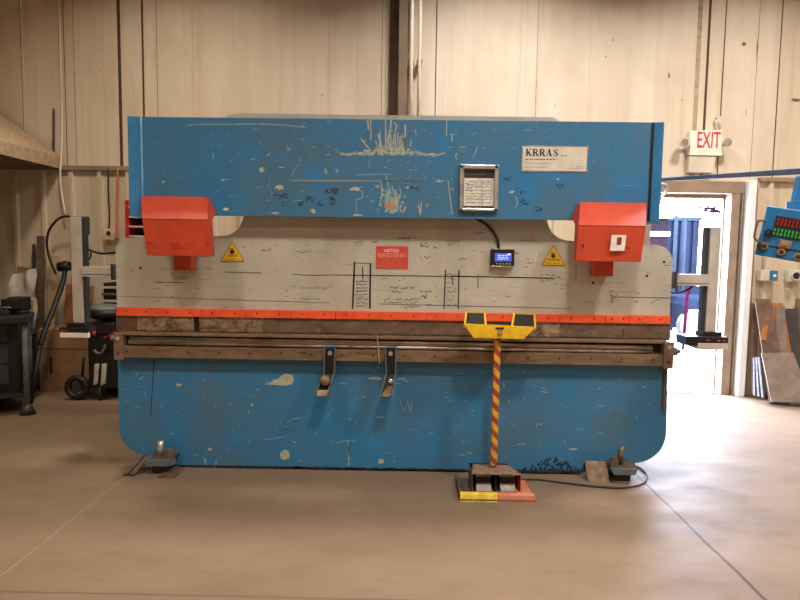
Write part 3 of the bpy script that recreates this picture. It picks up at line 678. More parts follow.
gr = guard(*px5(578.5, 646, 225.5, 575.5, 641, 261.5, 202.5, 580, 647))
Ys = 3.7085
lab = [xz(611.5, 235, Ys), xz(626.5, 235, Ys), xz(624.2, 250.8, Ys), xz(609.8, 250.8, Ys)]
gr.flat(lab, Ys-.0015, 'white'); gr.flat([xz(617.3, 237.3, Ys), xz(622, 237.3, Ys), xz(621, 245, Ys), xz(616.3, 245, Ys)], Ys-.0025, 'redd')
for px, py, w, h in ((583, 246, 3, 5), (628, 248, 5, 2)): chip(gr, px, py, w, h, Ys-.001, 'hole')
o_gr = gr.build('cylinder_guard', PB, bevel=.004)
for o, (a, b, ya, yb) in ((o_gl, (173.5, 190.5, 255, 270.5)), (o_gr, (595, 613, 260, 276.5))):
    t = MB('orange'); Y = 3.90; q0, q1 = xz(a, ya, Y), xz(b, yb, Y); t.box((q0[0], Y, q1[1]), (q1[0], Y+.095, q0[1]+.02)); t.build('mounting_tab', o, bevel=.003)
# sheet support brackets on the die rail
def bracket(pts_top, pts_mid, pts_bot, Ym, Yb, ball):
    Y0 = YD-.012
    b = MB('blue2')
    (t0, t1), (m0, m1), (b0, b1) = pts_top, pts_mid, pts_bot
    T0, T1 = P(*t0, Y0), P(*t1, Y0); M0, M1 = P(*m0, Y0-.005), P(*m1, Y0-.005); B0, B1 = P(*b0, Yb), P(*b1, Yb)
    wv = Vector((.008, 0, 0))
    b.slab([T0, T1, M1, M0], .012, 'blackm'); b.slab([M0, M1, B1, B0], .012, 'blackm')
    for a, c, d in ((T0, M0, B0), (T1, M1, B1)):
        s = -1 if a is T0 else 1
        b.slab([a-wv/2, a+wv/2, c+wv/2, c-wv/2], -.03, 'footblue'); b.slab([c-wv/2, c+wv/2, d+wv/2, d-wv/2], -.03, 'footblue')
    p = (T0+T1)/2+Vector((0, -.004, -.04)); b.cyl(p, p+Vector((0, -.012, 0)), .015, 12, 'bolt')
    b.box((T0.x, Y0, T0.z-.055), (T1.x, Y0+.014, T0.z+.006), 'blue2')
    q = (M0+M1)/2
    if ball: b.ball(P(325, 380.5, Yb-.0), (.036, .028, .034), 'woodblock'); b.slab([P(317.5, 391, Yb-.02), P(328.5, 391, Yb-.02), P(327, 396, Yb-.02), P(316.5, 396, Yb-.02)], .03, 'woodlight')
    else: b.cyl(P(391.5, 379.5, Yb-.02), P(389.5, 383, Yb-.03), .016, 12, 'chrome'); b.slab([P(387, 386, Yb), P(392, 386, Yb), P(390, 397, Yb-.02), P(380.5, 397, Yb-.02)], .02, 'woodblock')
    b.build('support_bracket', PB, bevel=.002)
bracket(((325, 347), (335.5, 347)), ((324.5, 374), (334.5, 374)), ((316, 395), (328, 395)), 0, YD-.075, True)
bracket(((385.5, 347.5), (396, 347.5)), ((386.5, 374), (395.5, 374)), ((380, 397.5), (391.5, 397.5)), 0, YD-.075, False)
# levelling feet
def foot(px, s):
    y0, y1 = 3.84, BY-.003; x = P(px, 462, 3.88).x; ym = 3.91
    f = MB('footblue')
    xl, xr = (x-.095, x+.105) if s < 0 else (x-.09, x+.10)
    f.hexa([(xl+.02, y0, .062), (xr-.035, y0, .062), (xr, y0+.05, .062), (xl+.02, y1, .062)], [(xl, y0, .105), (xr-.03, y0, .105), (xr, y0+.05, .112), (xl+.02, y1, .112)]); f.box((xl+.03, y0+.02, .105), (xr-.01, y1, .116), 'foot')
    o = f.build('levelling_foot', PB, bevel=.003)
    b = MB('bolt' if s < 0 else 'foot'); xb_ = x+(.0 if s < 0 else .0); b.cyl((xb_-.01, ym, .11), (xb_, ym, .215 if s < 0 else .235), .02, 14); b.build('jack_bolt', o)
    n = MB('brownsteel' if s < 0 else 'foot'); nx = .06 if s < 0 else -.058; n.cyl((x+nx, ym-.02, .112), (x+nx, ym-.02, .155), .033, 6, smooth=False); n.cyl((x+nx, ym-.02, .155), (x+nx, ym-.02, .17), .02, 12); n.build('nut', o, bevel=.002)
    h = MB('dark'); h.box((x-.05, y0+.03, .012), (x+.05, y1, .063)); h.build('pad', o)
    g = MB('brownsteel'); xs = x+(.02 if s < 0 else -.07); g.box((xs, y0-(.035 if s < 0 else -.02), 0), (xs+.11, y0+.12, .012)); g.build('shim_plate', o, bevel=.002)
    if s < 0:
        q = MB('foot')
        for d in (-.16, -.115): q.slab([(x+d-.06, y0-.02, .012), (x+d-.03, y0-.02, .012), (x+d+.03, y0+.1, .1), (x+d, y0+.1, .1)], .012)
        q.build('tie_strap', o)
foot(159.5, -1); foot(623, 1)
# light curtain arms at both ends of the ram
def light_guard(pts, side):
    (pa, pb, py0, py1), (aa, ab, ay0, ay1), (ba, bb_, by0, by1) = pts
    Y = 4.22
    pm = (py0+py1)/2; a, b = (P(pa, pm, Y).x, P(pa, py0, Y).z), (P(pb, pm, Y).x, P(pb, py1, Y).z)
    p = MB('galv'); p.box((a[0], Y, b[1]), (b[0], Y+.07, a[1]))
    if side < 0: p.box((b[0], Y+.012, b[1]), (b[0]+.022, Y+.06, a[1]), 'darksteel'); p.box((a[0]-.015, Y+.06, a[1]-.12), (b[0]+.018, Y+.09, a[1]+.008), 'darksteel')
    else: p.box((a[0]-.024, Y+.012, b[1]), (a[0], Y+.07, a[1]), 'darksteel')
    o = p.build('light_guard', PB, bevel=.003)
    r = MB('galv'); c, d = xz(aa, ay0, Y-.01), xz(ab, ay1, Y-.01); r.box((c[0], Y-.02, d[1]), (d[0], Y+.04, c[1])); r.box((c[0], Y-.021, d[1]+.012), (d[0], Y-.019, d[1]+.02), 'greycap'); xe = d[0] if side < 0 else c[0]; r.box((xe-.01, Y-.03, d[1]-.02), (xe+.012, Y+.05, c[1]+.02), 'darksteel'); r.build('swing_arm', o, bevel=.003)
    s = MB('black'); e, f = xz(ba, by0, Y-.06), xz(bb_, by1, Y-.06); zm = e[1]+(f[1]-e[1])*.48
    if side < 0: s.box((e[0], Y-.06, zm), (f[0], Y+.05, e[1]), 'black'); s.box((e[0]+.002, Y-.058, f[1]), (f[0]-.002, Y-.03, zm), 'exitw'); k = ((62, 330.6, 3, 2), (65.5, 330.6, 4, 1.5))
    else: s.box((e[0], Y-.06, zm-.02), (f[0], Y+.1, e[1]), 'black'); s.box((e[0]+.08, Y-.062, f[1]), (f[0]-.002, Y+.08, zm), 'galv'); k = ((708, 340.4, 4, 1.5), (719, 340.6, 4, 1.5), (724, 340.8, 3, 1.5))
    for q in k: chip(s, *q, Y-.0612, 'red', jag=.15)
    s.box((a[0]-.03, Y-.03, e[1]), (b[0]+.03, Y+.08, e[1]+.03), 'black')
    s.build('sensor_box', o, bevel=.003)
light_guard(((71.5, 82, 217, 326), (82, 113.5, 266.5, 277), (59, 88.5, 327.5, 338)), -1)
light_guard(((708, 718.5, 227, 338), (674.5, 708.5, 274, 286), (686.5, 728, 336.5, 350)), 1)
hs = MB('rubber'); hs.tube([tuple(P(671, 292.5, 4.15)), tuple(P(680, 292.5, 4.2)), tuple(P(689, 289, 4.25)), tuple(P(694, 285, 4.27))], .007); hs.build('arm_cable', PB)
hs = MB('rubber'); hs.tube([tuple(P(85, 247, 4.35)), tuple(P(92, 251, 4.3)), tuple(P(102, 253.5, 4.25)), tuple(P(116, 252.5, 4.1))], .008); hs.tube([tuple(P(91, 252, 4.3)), tuple(P(90, 258, 4.3)), tuple(P(85, 262, 4.3))], .006); hs.build('arm_cable', PB)

# ------------------------------------------------------------------ foot pedal post in front of the bed
c0 = G(496, 486)
FP = thing('foot_pedal_station', 'red and yellow striped post with yellow tray on foot pedal base', 'foot pedal', (c0.x, c0.y, 0))
b0, b1, b2, b3 = G(459.5, 501), G(536, 504), G(521, 478), G(458, 476)
yf = (b0.y+b1.y)/2; yb_ = 3.86
xa, xb = b0.x, b1.x
ba = MB('foot'); ba.box((xa, yf+.002, 0), (xb, yb_, .016)); 
xm = (xa+xb)/2
ba.hexa([(xa, yf, 0), (xm, yf, 0), (xm, yf+.035, 0), (xa, yf+.035, 0)], [(xa+.004, yf+.012, .04), (xm, yf+.012, .04), (xm, yf+.035, .05), (xa+.004, yf+.035, .05)], 'yellowworn')
ba.hexa([(xm, yf, 0), (xb, yf, 0), (xb, yf+.035, 0), (xm, yf+.035, 0)], [(xm, yf+.012, .04), (xb-.004, yf+.012, .04), (xb-.004, yf+.035, .05), (xm, yf+.035, .05)], 'redworn')
ba.box((xb-.1, yf+.04, .016), (xb-.003, yb_-.02, .02), 'redworn'); ba.box((xa, yf+.035, 0), (xa+.012, yb_, .05), 'foot')
ba.build('base', FP, bevel=.002)
yh = yf+.11; ybk = yf+.30
h0, h1, h2, h3 = P(472, 473.5, yh), P(521.5, 474.5, yh), P(508, 464.5, ybk), P(472.5, 463.5, ybk)
hx0_, hx1_, zh = h0.x, h1.x, (h0.z+h1.z)/2
up = Vector((0, 0, .008))
hd = MB('foot'); hd.hexa([h0-up, h1-up, h2-up, h3-up], [h0, h1, h2, h3], 'woodblock')
hd.box((hx0_, yh+.005, .016), (hx0_+.006, ybk, zh-.008), 'foot'); hd.hexa([(hx1_-.005, yh+.01, .016), (hx1_, yh+.01, .016), (h2.x, ybk, .016), (h2.x-.005, ybk, .016)], [(hx1_-.005, yh+.01, zh-.01), (hx1_, yh+.01, zh-.01), (h2.x, ybk, h2.z-.01), (h2.x-.005, ybk, h2.z-.01)], 'redd'); hd.box((hx0_, ybk-.01, .016), (h2.x, ybk, zh), 'blackm')
hd.build('hood', FP, bevel=.002)
xmid = (hx0_+hx1_)/2
dv = MB('blackm'); dv.box((xmid-.006, yh+.02, .016), (xmid+.002, ybk-.02, zh-.01)); dv.build('divider', FP)
for xc in (hx0_+.078, xmid+.075):
    pd = MB('galv'); k = zh*.5; w = .048
    def sl(y0, z0, y1, z1, m): pd.slab([(xc-w, y0, z0), (xc+w, y0, z0), (xc+w, y1, z1), (xc-w, y1, z1)], .012, m)
    sl(yh+.05, k+.03, yh+.09, k+.05, 'white'); sl(yh+.045, k-.0, yh+.05, k+.03, 'blackm'); sl(yh+.0, k-.045, yh+.05, k-.005, 'greysteel')
    pd.box((xc-w, yh-.012, k-.06), (xc+w, yh+.0, k-.046), 'blackm'); pd.box((xc-.03, yh, .016), (xc+.03, yh+.09, k-.06), 'foot'); pd.build('pedal', FP, bevel=.002)
yp = yf+.22
pt, pb = P(497.8, 338, yp), P(494, 466, yp)
po = MB('stripe'); po.slab([pb+Vector((-.02, 0, 0)), pb+Vector((.02, 0, 0)), pt+Vector((.02, 0, 0)), pt+Vector((-.02, 0, 0))], .04); po.build('post', FP, bevel=.003)
Yt = yp-.04
ty = MB('yellow')
q = [P(463.5, 323.5, Yt), P(536, 327, Yt), P(524.5, 338.5, Yt), P(473.5, 337.5, Yt)]
ty.slab(q, .008)
zt_, zb_ = q[0].z, q[3].z
# tray floor and ends
Yk = Yt+.16
ty.slab([q[3], q[2], Vector((q[2].x, Yk, q[2].z+.03)), Vector((q[3].x, Yk, q[3].z+.03))], .004)
def pocket(pts):
    tl, tr_, br, bl = [Vector(p) for p in pts]
    # dark well floor, raised sloping back and yellow rims
    ty.add([bl, br, tr_, tl], [(0, 1, 2, 3)], 'dark')
    ty.slab([tl+Vector((0, .004, 0)), tr_+Vector((0, .004, 0)), br+Vector((0, .004, -.0)), bl+Vector((0, .004, 0))], .006, 'blackm')
    for a, b in ((tl, bl), (tr_, br)):
        ty.slab([a+Vector((-.006, -.012, .004)), a+Vector((.006, -.012, .004)), b+Vector((.006, -.012, 0)), b+Vector((-.006, -.012, 0))], .02, 'yellow')
    ty.slab([tl+Vector((0, -.004, .006)), tr_+Vector((0, -.004, .006)), tr_+Vector((0, -.004, -.002)), tl+Vector((0, -.004, -.002))], .014, 'yellowworn')
pocket((P(466, 312.5, Yk), P(484.5, 313, Yk), P(485.5, 325.5, Yt+.012), P(464.5, 325, Yt+.012)))
pocket((P(513.8, 313.8, Yk), P(534, 314.5, Yk), P(535, 327.5, Yt+.012), P(511.5, 326.5, Yt+.012)))
o_ty = ty.build('tray', FP, bevel=.0015)
kb = MB('brassy'); k0 = P(500, 332.3, Yt); kb.cyl(k0+Vector((0, .002, 0)), k0+Vector((0, -.012, 0)), .016, 16); kb.cyl(k0+Vector((0, -.012, 0)), k0+Vector((0, -.018, 0)), .009, 12, 'bolt'); kb.build('push_button', o_ty)
lb = MB('dark'); k1 = P(499.7, 328.3, Yt); lb.box((k1.x-.026, Yt-.003, k1.z-.006), (k1.x+.026, Yt-.0005, k1.z+.006)); lb.build('name_tag', o_ty)
# cord of the pedal, running to the right foot of the machine
cd = MB('rubber'); cd.tube([(xb-.08, yb_-.05, .03)]+[(lambda g: (g.x, g.y, .008))(G(*p)) for p in ((535, 480.5), (560, 483.5), (590, 487), (620, 489), (641, 485.5), (647, 478), (644, 472), (637, 467))], .006, sub=8)
cd.build('pedal_cord', FP)

# small things at the machine
bk = MB('woodblock'); t0 = [G(588, 482), G(609.5, 483.5)]; Yp_ = 3.93
tl, tr_ = P(585, 460.5, Yp_), P(606.5, 461.5, Yp_)
bk.slab([t0[0], t0[1], tr_, tl], .016)
for k in range(9): scribble(bk, 589, 464+k*1.9, 606, 465+k*1.9, 3.66, 'ink2', .5, 1, .7) if False else None
o_bk = bk.build('steel_plate', bevel=.002); tag(o_bk, 'small greasy brown plate leaning on blue bed beside the right foot', 'plate')
st = MB('chrome'); a, b = P(377.3, 335.5, YD-.02), P(379.5, 364, YD-.035); st.slab([a+Vector((-.004, 0, 0)), a+Vector((.004, 0, 0)), b+Vector((.003, 0, 0)), b+Vector((-.003, 0, 0))], .004)
tag(st.build('scriber_rod'), 'thin bright metal rod leaning upright against the die rail', 'rod')

# ------------------------------------------------------------------ back wall: column, conduits, exit sign, boxes
cm = MB('column'); xa, xb = P(389, 60, YW-.1).x, P(408.5, 60, YW-.1).x
cm.box((xa, YW-.012, 0), (xb, YW-.001, RZ)); cm.box((xb-.062, YW-.18, 0), (xb-.048, YW-.001, RZ)); cm.box((xb-.10, YW-.19, 0), (xb-.01, YW-.18, RZ))
struct(cm.build('trim_2'), 'dark brown steel column standing against the back wall', 'column')
for px, w, lab in ((411.3, .02, 'white vertical conduit pipe nearest the brown column'), (419.5, .019, 'white vertical conduit pipe second from the brown column')):
    x = P(px, 60, YW-.2).x; m = MB('exitw'); m.cyl((x, YW-.2, 2.42), (x-.0, YW-.2, RZ-.05), w, 14)
    for z in (2.7, 3.45): m.box((x-.03, YW-.2, z), (x+.03, YW-.012, z+.025), 'galv')
    tag(m.build('conduit_pipe'), lab, 'pipe', 'conduits on the back wall')
EX = thing('exit_sign', 'white emergency exit sign with red letters and two lamp heads above the doorway', 'exit sign', tuple(P(706, 145, YW-.1)))
Ye = YW-.09
e = [P(690.5, 130.8, Ye), P(722.5, 129.8, Ye), P(722.3, 155.6, Ye), P(689.5, 155, Ye)]
hb = MB('exitw'); hb.slab(e, .085)
wl = P(697, 147.6, Ye-.002)
k = len(hb.v); text_into(hb, 'EXIT', wl.x, wl.z, Ye-.002, 15.4/94, 22.5/94, 'exitred')
hb.build('sign_box', EX, bevel=.006)
bx = MB('cream'); a, b = P(690, 155.5, Ye), P(715, 172.5, Ye); bx.box((a.x, Ye+.01, b.z), (b.x, YW-.002, a.z+.002)); bx.build('battery_box', EX, bevel=.004)
for px in (684.5, 727.5):
    l = MB('galv'); c = P(px, 142.3, Ye-.03); l.cyl(c+Vector((0, .07, 0)), c, .022, 18, r2=.047); l.cyl(c, c+Vector((0, -.008, 0)), .047, 18); l.cyl(c+Vector((0, -.008, 0)), c+Vector((0, -.013, 0)), .036, 18, 'chrome'); l.cyl(c+Vector((0, .06, 0)), Vector((P(706, 142, Ye).x, Ye+.045, c.z)), .012, 10); l.build('lamp_head', EX)
cn = MB('galv'); a = P(716.5, 131, Ye+.05); b = P(716.5, 118, Ye+.05); cn.cyl(a, b, .012, 10); cn.ball(b, .016); a = P(720, 131, Ye+.05); cn.cyl(a, P(720, 116, Ye+.05), .008, 10); cn.build('conduit_stub', EX)
def jbox(name, px0, py0, px1, py1, m, lab, cat, extra, dep=.06):
    Y = YL-.034-dep; a, b = P(px0, py0, Y), P(px1, py1, Y)
    t = thing(name, lab, cat, ((a.x+b.x)/2, YL-.03, b.z)); q = MB(m); q.box((a.x, Y, b.z), (b.x, YL-.031, a.z)); q.build('case', t, bevel=.005); extra(t, a, b, Y); return t
def ex1(t, a, b, Y):
    c = (a+b)/2; q = MB('hole'); q.cyl((c.x, Y-.004, c.z+.012), (c.x, Y+.002, c.z+.012), .025, 14); q.build('socket', t)
    q = MB('rubber'); q.tube([tuple(P(109, 228.5, Y+.02)), tuple(P(109.5, 215, Y+.03)), tuple(P(108.5, 195, Y+.03)), tuple(P(108, 168, Y+.03))], .008); q.build('cord', t)
jbox('outlet_box', 103, 229, 114, 240, 'board', 'beige socket box with cord above the left light guard arm', 'outlet', ex1)
def ex2(t, a, b, Y):
    m = (a.x+b.x)/2; q = MB('blue2'); q.box((m+.01, Y-.02, b.z+.005), (b.x, Y+.01, a.z-.002)); q.build('cover', t, bevel=.004)
    q = MB('scrw'); q.cyl((m+.05, Y-.026, (a.z+b.z)/2+.0), (m+.05, Y-.02, (a.z+b.z)/2), .016, 12, 'exitw'); q.build('button', t)
    q = MB('galv'); q.cyl((m-.03, Y+.05, a.z), tuple(P(765, 246, Y+.05)), .008, 10); q.build('conduit', t)
jbox('switch_box', 761, 270, 776.5, 281, 'galv', 'grey wall switch box with blue cover under the control pendant', 'switch', ex2)
def ex3(t, a, b, Y):
    c = (a+b)/2; q = MB('black'); q.cyl((c.x, Y-.012, c.z), (c.x, Y, c.z), .046, 20); q.torus((c.x, Y-.012, c.z), .044, .008, m='galv'); q.build('socket', t)
jbox('socket_box', 789, 270, 802, 282, 'galv', 'grey wall box with round black socket at the frame edge', 'outlet', ex3)
# wall cords
m = MB('exitw'); x = P(61.5, 100, YW-.02).x; m.tube([(x, YW-.02, RZ-.1), (x+.004, YW-.025, 3.0), (x+.01, YL-.07, 2.3), (x+.015, YL-.07, 2.1), tuple(P(65.5, 215, YL-.08))], .009, sub=4); tag(m.build('conduit_tube'), 'thin pale tube running down the back wall past the hood', 'tube')
m = MB('ink'); 
for i in range(22):
    p = P(53.5+.3*(i % 2), 110+i*2, YW-.03); m.torus(tuple(p), .012, .004, axis='Y' if i % 2 else 'X', n=10, k=5)
tag(m.build('hanging_chain'), 'short dark chain hanging on the wall beside the hood tip', 'chain')
m = MB('rubber'); Yc = YL-.17; m.tube([tuple(P(*p, Yc)) for p in ((70, 216.5), (62, 217), (55, 222), (48.5, 232), (47, 245), (50, 260), (56, 274))], .013); tag(m.build('hanging_air_hose'), 'black hose looped on wall beside the left light guard', 'hose')
m = MB('pink'); m.mats = ['redworn']; m.tube([tuple(P(*p, YL-.05)) for p in ((117.5, 168), (117.3, 190), (116.8, 215), (117.3, 240))], .014); tag(m.build('red_hose'), 'faded red hose hanging down the wall beside the blue housing', 'hose')

# ------------------------------------------------------------------ left side: hood, bench, boxes, leaning stock
hd = MB('hoodbrown'); hxr, hy0, hy1, hz = -3.73, 4.3, YW-.05, 2.335
def shell(a, b, th=.012): pass
rim = .125
hd.box((hxr-.015, hy0, hz), (hxr, hy1, hz+rim)); hd.box((RX0+.05, hy0, hz), (hxr, hy0+.015, hz+rim)); hd.box((RX0+.05, hy0, hz), (RX0+.065, hy1, hz+rim)); hd.box((RX0+.05, hy1-.015, hz), (hxr, hy1, hz+rim))
tx0, tx1, ty0, ty1, tz = -4.95, -4.62, 5.5, 6.2, 3.1
B4 = [(RX0+.05, hy0, hz+rim), (hxr, hy0, hz+rim), (hxr, hy1, hz+rim), (RX0+.05, hy1, hz+rim)]; T4 = [(tx0, ty0, tz), (tx1, ty0, tz), (tx1, hy1, tz), (tx0, hy1, tz)]
for i in range(4):
    j = (i+1) % 4; hd.add([B4[i], B4[j], T4[j], T4[i]], [(0, 1, 2, 3)])
    hd.add([Vector(v)+Vector((0, 0, -.006)) for v in (B4[i], B4[j], T4[j], T4[i])], [(3, 2, 1, 0)], 'blackm')
o = hd.build('exhaust_hood'); tag(o, 'tan sheet metal exhaust hood high on the wall over the dark bench', 'hood')
du = MB('hoodbrown'); du.box((tx0, ty0, tz), (tx1, hy1, RZ)); du.build('duct', o)
BN = thing('workbench', 'dark cluttered steel workbench under the tan hood', 'workbench', (P(34, 370, 5.25).x, 5.25, 0))
bz = .89; bxr = P(34, 370, 5.25).x
m = MB('blackm'); m.box((RX0+.1, 5.2, bz-.06), (bxr, 6.35, bz)); m.build('worktop', BN, bevel=.004)
for x, y in ((bxr-.06, 5.28), (bxr-.06, 6.25), (RX0+.2, 5.28)):
    m = MB('darksteel'); m.cyl((x, y, .03), (x, y, bz-.06), .026, 14, 'greycap'); m.cyl((x, y, 0), (x, y, .09), .07, 12, 'darksteel', r2=.03); m.build('leg', BN)
m = MB('black'); m.box((RX0+.15, 5.5, .12), (bxr-.12, 6.3, bz-.07)); m.build('cabinet', BN, bevel=.006)
m = MB('blackm'); m.box((RX0+.15, 5.26, .16), (bxr-.09, 6.3, .19)); m.build('lower_shelf', BN, bevel=.003)
for k in range(3):
    m = MB('darksteel'); z = .25+k*.19; m.box((-4.75, 5.485, z), (bxr-.2, 5.5, z+.17)); o2 = m.build('drawer', BN, bevel=.004)
    q = MB('greycap'); q.tube([(-4.2, 5.485, z+.12), (-4.2, 5.455, z+.12), (-4.0, 5.455, z+.12), (-4.0, 5.485, z+.12)], .007, sub=1); q.build('handle', o2)
BN.rotation_euler = (0, 0, math.radians(31))
VS = thing('bench_vise', 'black bench vise on the corner of the dark workbench', 'vise', (P(19, 325, 5.4).x, 5.4, bz))
vx = P(19, 325, 5.4).x
m = MB('blackm'); m.cyl((vx, 5.42, bz), (vx, 5.42, bz+.03), .08, 18); m.box((vx-.08, 5.36, bz+.03), (vx+.06, 5.5, bz+.15)); m.build('body', VS, bevel=.01)
m = MB('blackm'); m.box((vx-.08, 5.28, bz+.05), (vx+.06, 5.345, bz+.14)); m.cyl((vx-.01, 5.2, bz+.07), (vx-.01, 5.3, bz+.07), .018, 12); m.build('jaw', VS, bevel=.006)
m = MB('greycap'); m.cyl((vx-.09, 5.205, bz+.07), (vx+.07, 5.205, bz+.07), .007, 8); m.build('handle', VS)
CTN = MB('woodlight'); p0 = P(27.5, 312, 5.55); CTN.box((p0.x, 5.55, bz), (p0.x+.06, 5.6, bz+.12)); tag(CTN.build('wood_offcut', bevel=.002), 'pale wood offcut standing on the bench behind the vise', 'offcut')
m = MB('darksteel'); 
m.box((-4.35, 5.35, bz), (-3.75, 5.6, bz+.05)) if False else m.hexa([(-3.95, 5.1, bz), (-3.62, 5.24, bz), (-3.66, 5.32, bz), (-3.98, 5.18, bz)], [(-3.95, 5.1, bz+.025), (-3.62, 5.24, bz+.025), (-3.66, 5.32, bz+.025), (-3.98, 5.18, bz+.025)])
tag(m.build('steel_bar'), 'flat dark bar lying along the front of the workbench', 'bar')
# big carton
c0, c1 = P(40, 386, 6.08), P(90, 386, 6.08); zt2 = P(60, 330, 6.08).z
CB = thing('cardboard_box', 'large brown cardboard box with slot handle on floor at the wall', 'box', ((c0.x+c1.x)/2, 6.2, 0))
m = MB('card'); m.box((c0.x, 6.08, 0), (c1.x+.08, 6.32, zt2)); Yk = 6.079; h = P(51, 366, Yk); m.box((h.x-.012, Yk-.001, h.z-.09), (h.x+.012, Yk+.002, h.z+.09), 'hole'); m.box((c0.x-.001, 6.078, zt2-.2), (c1.x+.08, 6.0795, zt2-.192), 'seam'); m.build('carton', CB, bevel=.01)
m = MB('card'); m.slab([(c0.x, 6.08, zt2), (c1.x+.08, 6.08, zt2), (c1.x+.08, 6.22, zt2+.03), (c0.x, 6.22, zt2+.03)], .004); m.build('flap', CB)
m = MB('card2'); m.slab([P(60, 386, 6.35), P(90, 386, 6.35), P(93, 286, 6.40), P(66, 284, 6.40)], .012); z0 = 0
m.slab([P(64, 386, 6.41), P(96, 386, 6.41), P(97, 330, 6.3), P(62, 330, 6.3)], .01) if False else None
tag(m.build('cardboard_sheet'), 'orange brown cardboard sheet propped on the carton behind the left post', 'cardboard')
def lean(name, bl, br, tr_, tl, Yb, Yt_, m, th, label, cat, grp=None, bevel=.002):
    q = MB(m); fit = lambda p: Vector((p.x, p.y, max(p.z, .0)))
    q.slab([fit(P(*bl, Yb)), fit(P(*br, Yb)), P(*tr_, Yt_), P(*tl, Yt_)], th); return tag(q.build(name, bevel=bevel), label, cat, grp)
lean('steel_bar', (35.5, 390), (43, 390), (43, 236), (36.5, 236), 6.35, 6.39, 'brownsteel', .03, 'tall dark rusty bar leaning against the wall left of pale timber', 'bar', 'stock leaning on the wall')
lean('timber_board', (45.5, 390), (51, 390), (58, 256), (49, 254), 6.35, 6.385, 'woodlight', .025, 'pale timber board with nail holes leaning beside dark bar', 'board', 'stock leaning on the wall')
lean('steel_bar', (32, 390), (34.5, 390), (34.5, 244), (32, 244), 6.36, 6.40, 'darksteel', .015, 'thin short dark rod leaning behind the tall rusty bar', 'bar', 'stock leaning on the wall')
m = MB('blackm'); m.tube([tuple(P(40, 345, 5.75)), tuple(P(47, 325, 5.85)), tuple(P(56, 302, 6.0)), tuple(P(64, 278, 6.15)), tuple(P(65, 262, 6.25))], .026); m.cyl(P(59, 267, 6.2), P(70, 266, 6.2), .05, 12); m.cyl(tuple(P(40, 345, 5.75)), (P(40, 345, 5.75).x-.02, 5.6, 0.0), .024, 10)
tag(m.build('bent_pipe'), 'dark bent pipe with a fat collar leaning in front of timber board', 'pipe')
# wrapped board in polythene
m = MB('card'); m.slab([P(16, 386, 6.35), P(31, 386, 6.35), P(31, 268, 6.40), P(17, 266, 6.40)], .02); o = m.build('wrapped_board'); tag(o, 'brown board half covered by clear plastic film behind bench vise', 'board')
g = MB('poly'); N = 12; vs = []
for j in range(N+1):
    for i in range(N+1):
        u, v = i/N, j/N; px = 0+(35-0)*u+(1-u)*14*(v**1.5); py = 334-(334-268)*v*(1-.1*(1-u)); p = P(px, py, 6.16+.16*v-.03); vs.append(p+Vector((0, .05*math.sin(9*u+5*v)*math.sin(7*v+2), .0)))
g.add(vs, [(j*(N+1)+i, j*(N+1)+i+1, (j+1)*(N+1)+i+1, (j+1)*(N+1)+i) for j in range(N) for i in range(N)], 'poly', True); g.build('plastic_film', o)
# black cart beside the press
cy0 = 5.75; cxm = P(100, 360, cy0).x
EC = thing('equipment_cart', 'black wheeled equipment cart with grey rounded top behind left end of press', 'cart', (cxm, cy0, 0))
zc = lambda py: P(100, py, cy0).z
m = MB('black'); m.box((cxm-.12, cy0, .12), (cxm+.2, cy0+.3, zc(333))); m.box((cxm-.14, cy0-.02, zc(335)), (cxm+.16, cy0+.28, zc(322))); m.build('body', EC, bevel=.02)
m = MB('black'); m.ball((cxm+.02, cy0+.1, zc(314)), (.17, .16, .075)); m.build('cushion', EC)
m = MB('greycap'); m.ball((cxm+.02, cy0+.1, zc(309.5)), (.155, .15, .05)); m.build('cap', EC)
for dx in (-.06, .02):
    m = MB('handgrip'); m.slab([P(99+dx*90-.5, 386, cy0-.03), P(102.5+dx*90, 384, cy0-.03), P(104+dx*90, 364, cy0-.03), P(99.5+dx*90, 364, cy0-.03)], .03); m.build('handle', EC, bevel=.006)
wc = P(77, 374, cy0+.02)
wr = max(wc.z-.004, .1)
wr = min(wr, .125)
m = MB('rubber'); m.torus((wc.x, wc.y, wr+.0), wr-.032, .032); o = m.build('wheel', EC); q = MB('darksteel'); q.cyl((wc.x, wc.y-.02, wr), (wc.x, wc.y+.02, wr), .05, 16); q.build('hub', o)
m = MB('blackm'); m.tube([(wc.x, wc.y+.04, wr), (wc.x+.05, cy0+.05, wr+.05), (cxm-.1, cy0+.06, wr+.06)], .014); m.build('axle', EC)
m = MB('blackm'); m.cyl((wc.x+.03, wc.y+.04, wr+.1), (wc.x+.05, wc.y+.04, .42), .012); m.build('lever', EC)
for q in ((cxm-.02, cy0+.02), (cxm+.15, cy0+.25)):
    m = MB('blackm'); m.cyl((*q, 0), (*q, .14), .02); m.build('leg', EC)
m = MB('greycap'); m.tube([tuple(P(*p, cy0-.04)) for p in ((94, 350), (97, 353), (101, 353), (104, 349), (105, 345))], .012); m.build('hose', EC)
m = MB('redcab'); m.tube([tuple(P(*p, cy0-.05)) for p in ((104, 338), (109, 336), (113, 333), (117, 331))], .008); m.build('red_hose', EC); m = MB('redcab'); m.cyl(P(94, 336, cy0-.03), P(94, 331, cy0-.03), .018); m.build('red_knob', EC)
m = MB('galv'); m.slab([P(95.5, 387, 6.34), P(101, 387, 6.34), P(103.5, 283, 6.4), P(97.5, 283, 6.4)], .02); tag(m.build('grey_channel', bevel=.004), 'short pale grey channel leaning upright behind the black cart', 'channel')
m = MB('blackm'); a = P(104, 310, 6.15); b = P(120, 283, 6.15); m.box((a.x, 6.15, a.z-.3), (b.x, 6.4, b.z)); 
